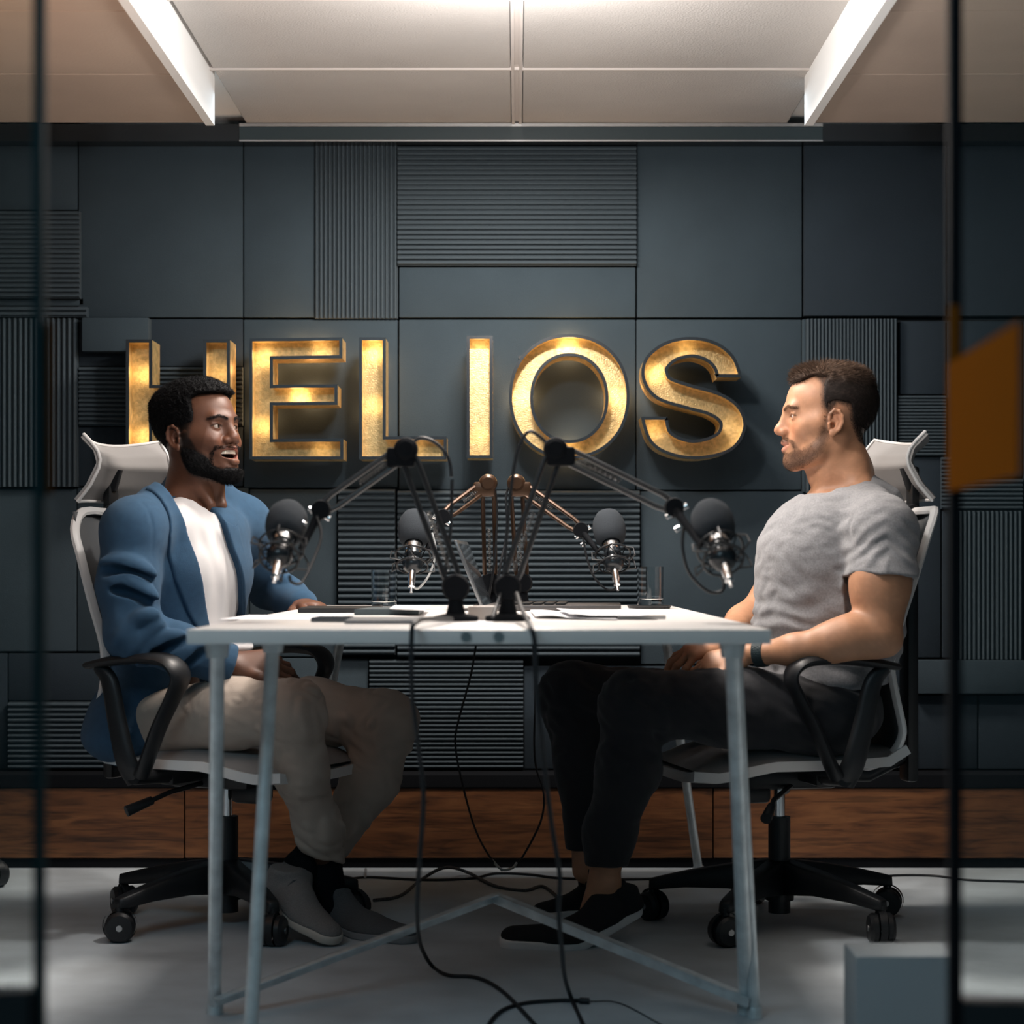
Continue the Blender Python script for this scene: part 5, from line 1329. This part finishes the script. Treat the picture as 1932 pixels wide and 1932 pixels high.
    for s, shp in ((-1, shn), (1, shf)):
        Jk.u(rc(J(322, 925, 4.53) if s < 0 else J(398, 925, 4.66), shp, .046, .056), .04); Jk.u(el(shp, (.066, .066, .060)), .035)
    Jk.chain([shn, J(240, 1100, 4.345), eln], [.066, .063, .060], .04); Jk.chain([eln, J(340, 1224, 4.34), J(422, 1252, 4.37), J(436, 1257, 4.38)], [.060, .051, .042, .041], .035)
    Jk.chain([shf, J(485, 1060, 4.82), elf], [.062, .056, .052], .04); Jk.chain([elf, J(545, 1128, 4.82), J(569, 1141, 4.745)], [.052, .044, .040], .03)
    Jk.u(el(J(262, 1385, 4.52), (.115, .15, .075), R3), .04)
    cutp = J(436, 1256, 4.38); cutd = (J(436, 1257, 4.38) - J(340, 1224, 4.34)).normalized()
    Jk.cut(((lambda p: np.maximum(-((p - A3(cutp)) @ A3(cutd)), np.sqrt(((p - A3(J(470, 1262, 4.385))) ** 2).sum(1)) - .09)), None, None), .003)
    Jk.cut(((lambda p: np.maximum(np.maximum(op(p), -fd(p) - .02 - .075 * sst(p[:, 2], .90, .95)), -(p[:, 2] - .40))), None, None), .007)
    # neck hole at the top
    Jk.cut(rc(W_(-.006, 0, -.09), nb + f * .02, .063, .066), .006)
    base_fn_ops = list(Jk.ops)
    def crease(pts, Y, r=.009, cutit=True):
        Q = sweep([J(x, y, Y) for x, y in pts], 7); n = len(Q)
        for i in range(n - 1):
            w = math.sin(math.pi * (i + .5) / (n - 1)) * .8 + .2; Jk.u(rc(Q[i], Q[i + 1], r * w * .6, r * w * .6), .026)
        for i in range(n - 1) if cutit else ():
            w = math.sin(math.pi * (i + .5) / (n - 1)); o_ = Vector((0, -.004, -.016)); Jk.cut(rc(Q[i] + o_, Q[i + 1] + o_, r * .25 * w, r * .25 * w), .022)
    crease([(192, 1062), (235, 1062), (290, 1084)], 4.297); crease([(215, 1098), (255, 1104), (295, 1130)], 4.291, .008)
    crease([(296, 1160), (262, 1168), (222, 1210)], 4.272, .008, False); crease([(305, 1178), (268, 1200), (240, 1236)], 4.281, .008, False)
    crease([(345, 1196), (300, 1216), (262, 1262)], 4.283, .009); crease([(385, 1215), (350, 1240), (330, 1270)], 4.300, .007)
    crease([(535, 1092), (552, 1108), (560, 1128)], 4.80, .006); crease([(500, 1075), (525, 1100), (520, 1130)], 4.84, .007)
    for a, b in zip(*(lambda q: (q, q[1:]))([J(262, 934, 4.345), J(282, 960, 4.325), J(292, 1000, 4.318), J(291, 1050, 4.320)])): Jk.cut(rc(a, b, .0035, .0035), .008)
    def jf(p):
        g = lambda c, w: np.exp(-((p - A3(c)) ** 2).sum(1) / w)
        a = g(eln, .010) + g(J(235, 1110, 4.3), .008) + g(J(330, 1225, 4.3), .006) + g(elf, .01) + .22
        ridg = wav(np.stack([p[:, 0] * .9 - p[:, 2] * .35, p[:, 1], p[:, 2] * 1.25 + p[:, 0] * .5], 1), 30, 4)
        return (ridg * .0016 * a.clip(0, 1) + wav(p, 12, 8) * .0012)
    Jk.disp(jf)
    blz = mat('blazer_blue', (.034, .084, .152), .9, bump=.7, bscale=1100, var=.12, vscale=60, sheen=.06, spec=.25)
    cloth('blazer', Jk, .0031, blz, root)
    # lapels: raised bands along the opening
    def band(edge, wd, sgn):
        inn = [(unproj(*q)[0] - sgn * .005, unproj(*q)[1]) for q in edge]; out = [(u_ + sgn * w_, z_ + dz) for (u_, z_), (w_, dz) in zip(inn, wd)]
        return inn + out[::-1]
    wN = [(.026, .0), (.040, -.004), (.056, -.01), (.050, -.02), (.038, -.02), (.028, -.01), (.014, 0)]
    ncut = rc(W_(-.006, 0, -.09), nb + f * .055 - Vector((0, 0, .045)), .068, .070)[0]
    for nm, edge, sgn in (('lapel', near[:7], -1), ('lapel', far[::-1][:7], 1)):
        bp = poly2(band(edge, wN, sgn), fu, fv)[0]
        Lp = Blob(); Lp.ops = list(Jk.ops[:-1])[:len(base_fn_ops)]
        # drop the opening cut so that the band can sit proud of it
        Lb = Blob(); Lb.ops = [o for o in base_fn_ops if not (o[0] == 's' and o[2] is None)]
        notch = poly2([(u_ + sgn * .028, z_) for u_, z_ in [unproj(*edge[1])]] + [(unproj(*edge[1])[0] + sgn * .09, unproj(*edge[1])[1] - .006), (unproj(*edge[1])[0] + sgn * .09, unproj(*edge[1])[1] + .012)], fu, fv)[0]
        def lf(p, Lb=Lb, bp=bp, notch=notch):
            b = Lb(p); return smax(smax(np.maximum(np.maximum(b - .0060, -b - .003), -fd(p)), bp(p), .004), np.maximum(-notch(p), -ncut(p)), .002)
        lo, hi = Jk.bounds()
        mesh_from([bmesh_of(None, .003, None, lf, lo, hi)], nm, blz, root, origin=root.location)
    # collar at the back of the neck
    def colr(u, v):
        th = (u * 2 - 1) * math.radians(86); a = abs(th) / math.radians(100)
        r = .066 + .030 * v ** 1.2 + .006 * a; z = nb.z + .068 - .062 * a ** 1.6 - .040 * v
        d = -f * math.cos(th) + l * math.sin(th)
        return nb + f * (.004 + .02 * a) + d * r + Vector((0, 0, z - nb.z)) - Vector(root.location)
    MB().grid(colr, 32, 6, .005).build('collar', blz, root)
    # trousers
    Tr = Blob(); Tr.u(el(J(330, 1350, 4.58), (.13, .165, .085), R3), .04)
    Tr.chain([hipn, J(440, 1345, 4.37), kn], [.080, .074, .067], .05); Tr.chain([kn, J(566, 1450, 4.36), J(600, 1560, 4.45), J(614, 1622, 4.49)], [.067, .058, .050, .047], .04)
    Tr.chain([hipf, J(590, 1342, 4.67), kf], [.078, .072, .070], .05); Tr.chain([kf, J(700, 1470, 4.62), J(625, 1590, 4.58)], [.070, .063, .050], .04)
    Tr.isect(((lambda p: J(0, 1622, 4.45).z - p[:, 2] + .35 * (p[:, 0] - J(614, 0, 4.49).x) * -1), None, None), .003)
    def tf(p):
        kk = np.exp(-((p - A3(kn)) ** 2).sum(1) / .012) + np.exp(-((p - A3(J(700, 1390, 4.62))) ** 2).sum(1) / .02) + np.exp(-((p - A3(J(605, 1580, 4.46))) ** 2).sum(1) / .01) + .18
        return (1 - np.abs(wav(np.stack([p[:, 0] * 1.1 + p[:, 2] * .4, p[:, 1], p[:, 2] * .9 - p[:, 0] * .3], 1), 40, 7)) * 2) * .004 * kk.clip(0, 1)
    Tr.disp(tf)
    cloth('trousers', Tr, .0045, mat('beige_chino', (.42, .35, .295), .88, bump=.5, bscale=900, sheen=.1), root)
    Sk = Blob(); Sk.chain([J(616, 1600, 4.49), an, J(632, 1705, 4.50)], [.038, .040, .036], .02); so = cloth('sock', Sk, .004, MATS['black_matte'], root)
    Sk = Blob(); Sk.chain([J(600, 1590, 4.55), af, J(560, 1665, 4.46)], [.038, .038, .034], .02); cloth('sock', Sk, .004, MATS['black_matte'], root)
    knit = mat('grey_knit', (.20, .19, .185), .9, bump=1., bscale=500, var=.2, vscale=400); knit2 = mat('dark_knit', (.10, .105, .11), .9, bump=1., bscale=500, var=.2, vscale=400); sl = mat('sole_cream', (.50, .46, .41), .6)
    shoe(root, J(500, 1672, 4.44), J(572, 1742, 4.36), floorP(634, 1786) + Vector((0, 0, .004)), (.42, -.38, .82), J(560, 1645, 4.46), knit, sl, w=.95, sole=.020, laces=knit2)
    shoe(root, floorP(612, 1742), floorP(700, 1768), floorP(782, 1780), (0, 0, 1), J(622, 1668, 4.50), knit2, mat('sole_grey', (.22, .23, .24), .6), w=1., sole=.018, laces=knit)
    # bracelet at the far wrist
    ax = (wrf - elf).normalized(); c = J(573, 1144, 4.735)
    br = MB().lathe([(.029, -.005), (.0325, -.005), (.0325, .005), (.029, .005)], c, ax, 28).build('bracelet', 'chrome', root); br.data.transform(Matrix.Translation(-Vector(root.location)))
    return root
left_man()
# ================================================================ LIGHTS, CAMERA
def area(name, loc, rot, size, e, col, sy=None):
    l = bpy.data.lights.new(name, 'AREA'); l.energy = e; l.color = col; l.size = size
    if sy: l.shape = 'RECTANGLE'; l.size_y = sy
    o = bpy.data.objects.new(name, l); C.objects.link(o); o.location = loc; o.rotation_euler = rot; return o
def point(name, loc, e, col, r):
    l = bpy.data.lights.new(name, 'POINT'); l.energy = e; l.color = col; l.shadow_soft_size = r
    o = bpy.data.objects.new(name, l); C.objects.link(o); o.location = loc; return o
area('ceiling_panel_light', (-.02, 4.70, 2.0), (0, 0, 0), .35, 33, (1, .89, .80), .35)
area('ceiling_wash_light', (0, 3.4, 1.80), (math.radians(180), 0, 0), .7, 15, (1, .93, .87), .5)
point('pendant_light', (0, 3.92, 1.86), 33, (1, .95, .91), .05)
area('warm_uplight', (-1.5, 3.2, 1.2), (math.radians(180), math.radians(-8), 0), .6, 9, (1, .50, .22), .6)
area('wall_wash_light', (0, 5.0, 2.04), (math.radians(-12), 0, 0), 2.0, 3.5, (.70, .88, 1), .1)
area('cool_front_fill', (-1.0, 1.4, 2.3), (math.radians(50), 0, math.radians(-18)), 1.2, 15.5, (.58, .84, 1.), .8)  # added cool fill from the camera side, not an actual fitting
LED = (1, .70, .34)
for px, py, e in ((262, 700, .25), (262, 820, .25), (410, 700, .12), (560, 745, .55), (493, 670, .3), (493, 800, .25), (600, 657, .2), (600, 847, .1), (703, 660, .4), (703, 760, .2), (780, 846, .06),
                  (905, 655, .25), (905, 820, .1), (1074, 652, .55), (985, 745, .25), (1165, 745, .25), (1074, 848, .2), (1240, 700, .3), (1300, 655, .12), (1236, 810, .15), (1385, 800, .06)):
    point('letter_led', P(px, py, YB - .098), e * .42, LED, .03)
for px, py, e in ((985, 750, .4), (1164, 750, .4), (1074, 652, .5), (1074, 848, .25), (493, 697, .3), (560, 660, .3), (610, 660, .3), (493, 790, .25), (590, 745, .3), (705, 690, .3), (705, 780, .2), (905, 700, .2), (1238, 720, .15)):
    point('letter_halo_led', P(px, py, 5.505), e, (1, .58, .28), .006)
w = bpy.data.worlds.new('world'); bpy.context.scene.world = w; w.use_nodes = True
w.node_tree.nodes['Background'].inputs[0].default_value = (.22, .50, .62, 1); w.node_tree.nodes['Background'].inputs[1].default_value = .11
cam = bpy.data.cameras.new('camera'); co = bpy.data.objects.new('camera', cam); C.objects.link(co)
co.location = (0, 0, H); co.rotation_euler = (math.radians(90), 0, 0)
cam.sensor_width = 36; cam.lens = FPX / 1932 * 36; cam.shift_x = -9 / 1932; cam.shift_y = 107 / 1932
cam.dof.use_dof = True; cam.dof.focus_distance = 4.75; cam.dof.aperture_fstop = cam.lens / 20.
cam.clip_start = .05
sc = bpy.context.scene; sc.camera = co
sc.view_settings.view_transform = 'Standard'; sc.view_settings.look = 'None'; sc.view_settings.gamma = 1; sc.view_settings.exposure = 0.
sc.view_settings.use_curve_mapping = False
sc.cycles.max_bounces = 7; sc.cycles.use_adaptive_sampling = True; sc.cycles.adaptive_threshold = .03; sc.cycles.sample_clamp_indirect = 4; sc.cycles.use_denoising = True
sc.cycles.caustics_reflective = False; sc.cycles.caustics_refractive = False
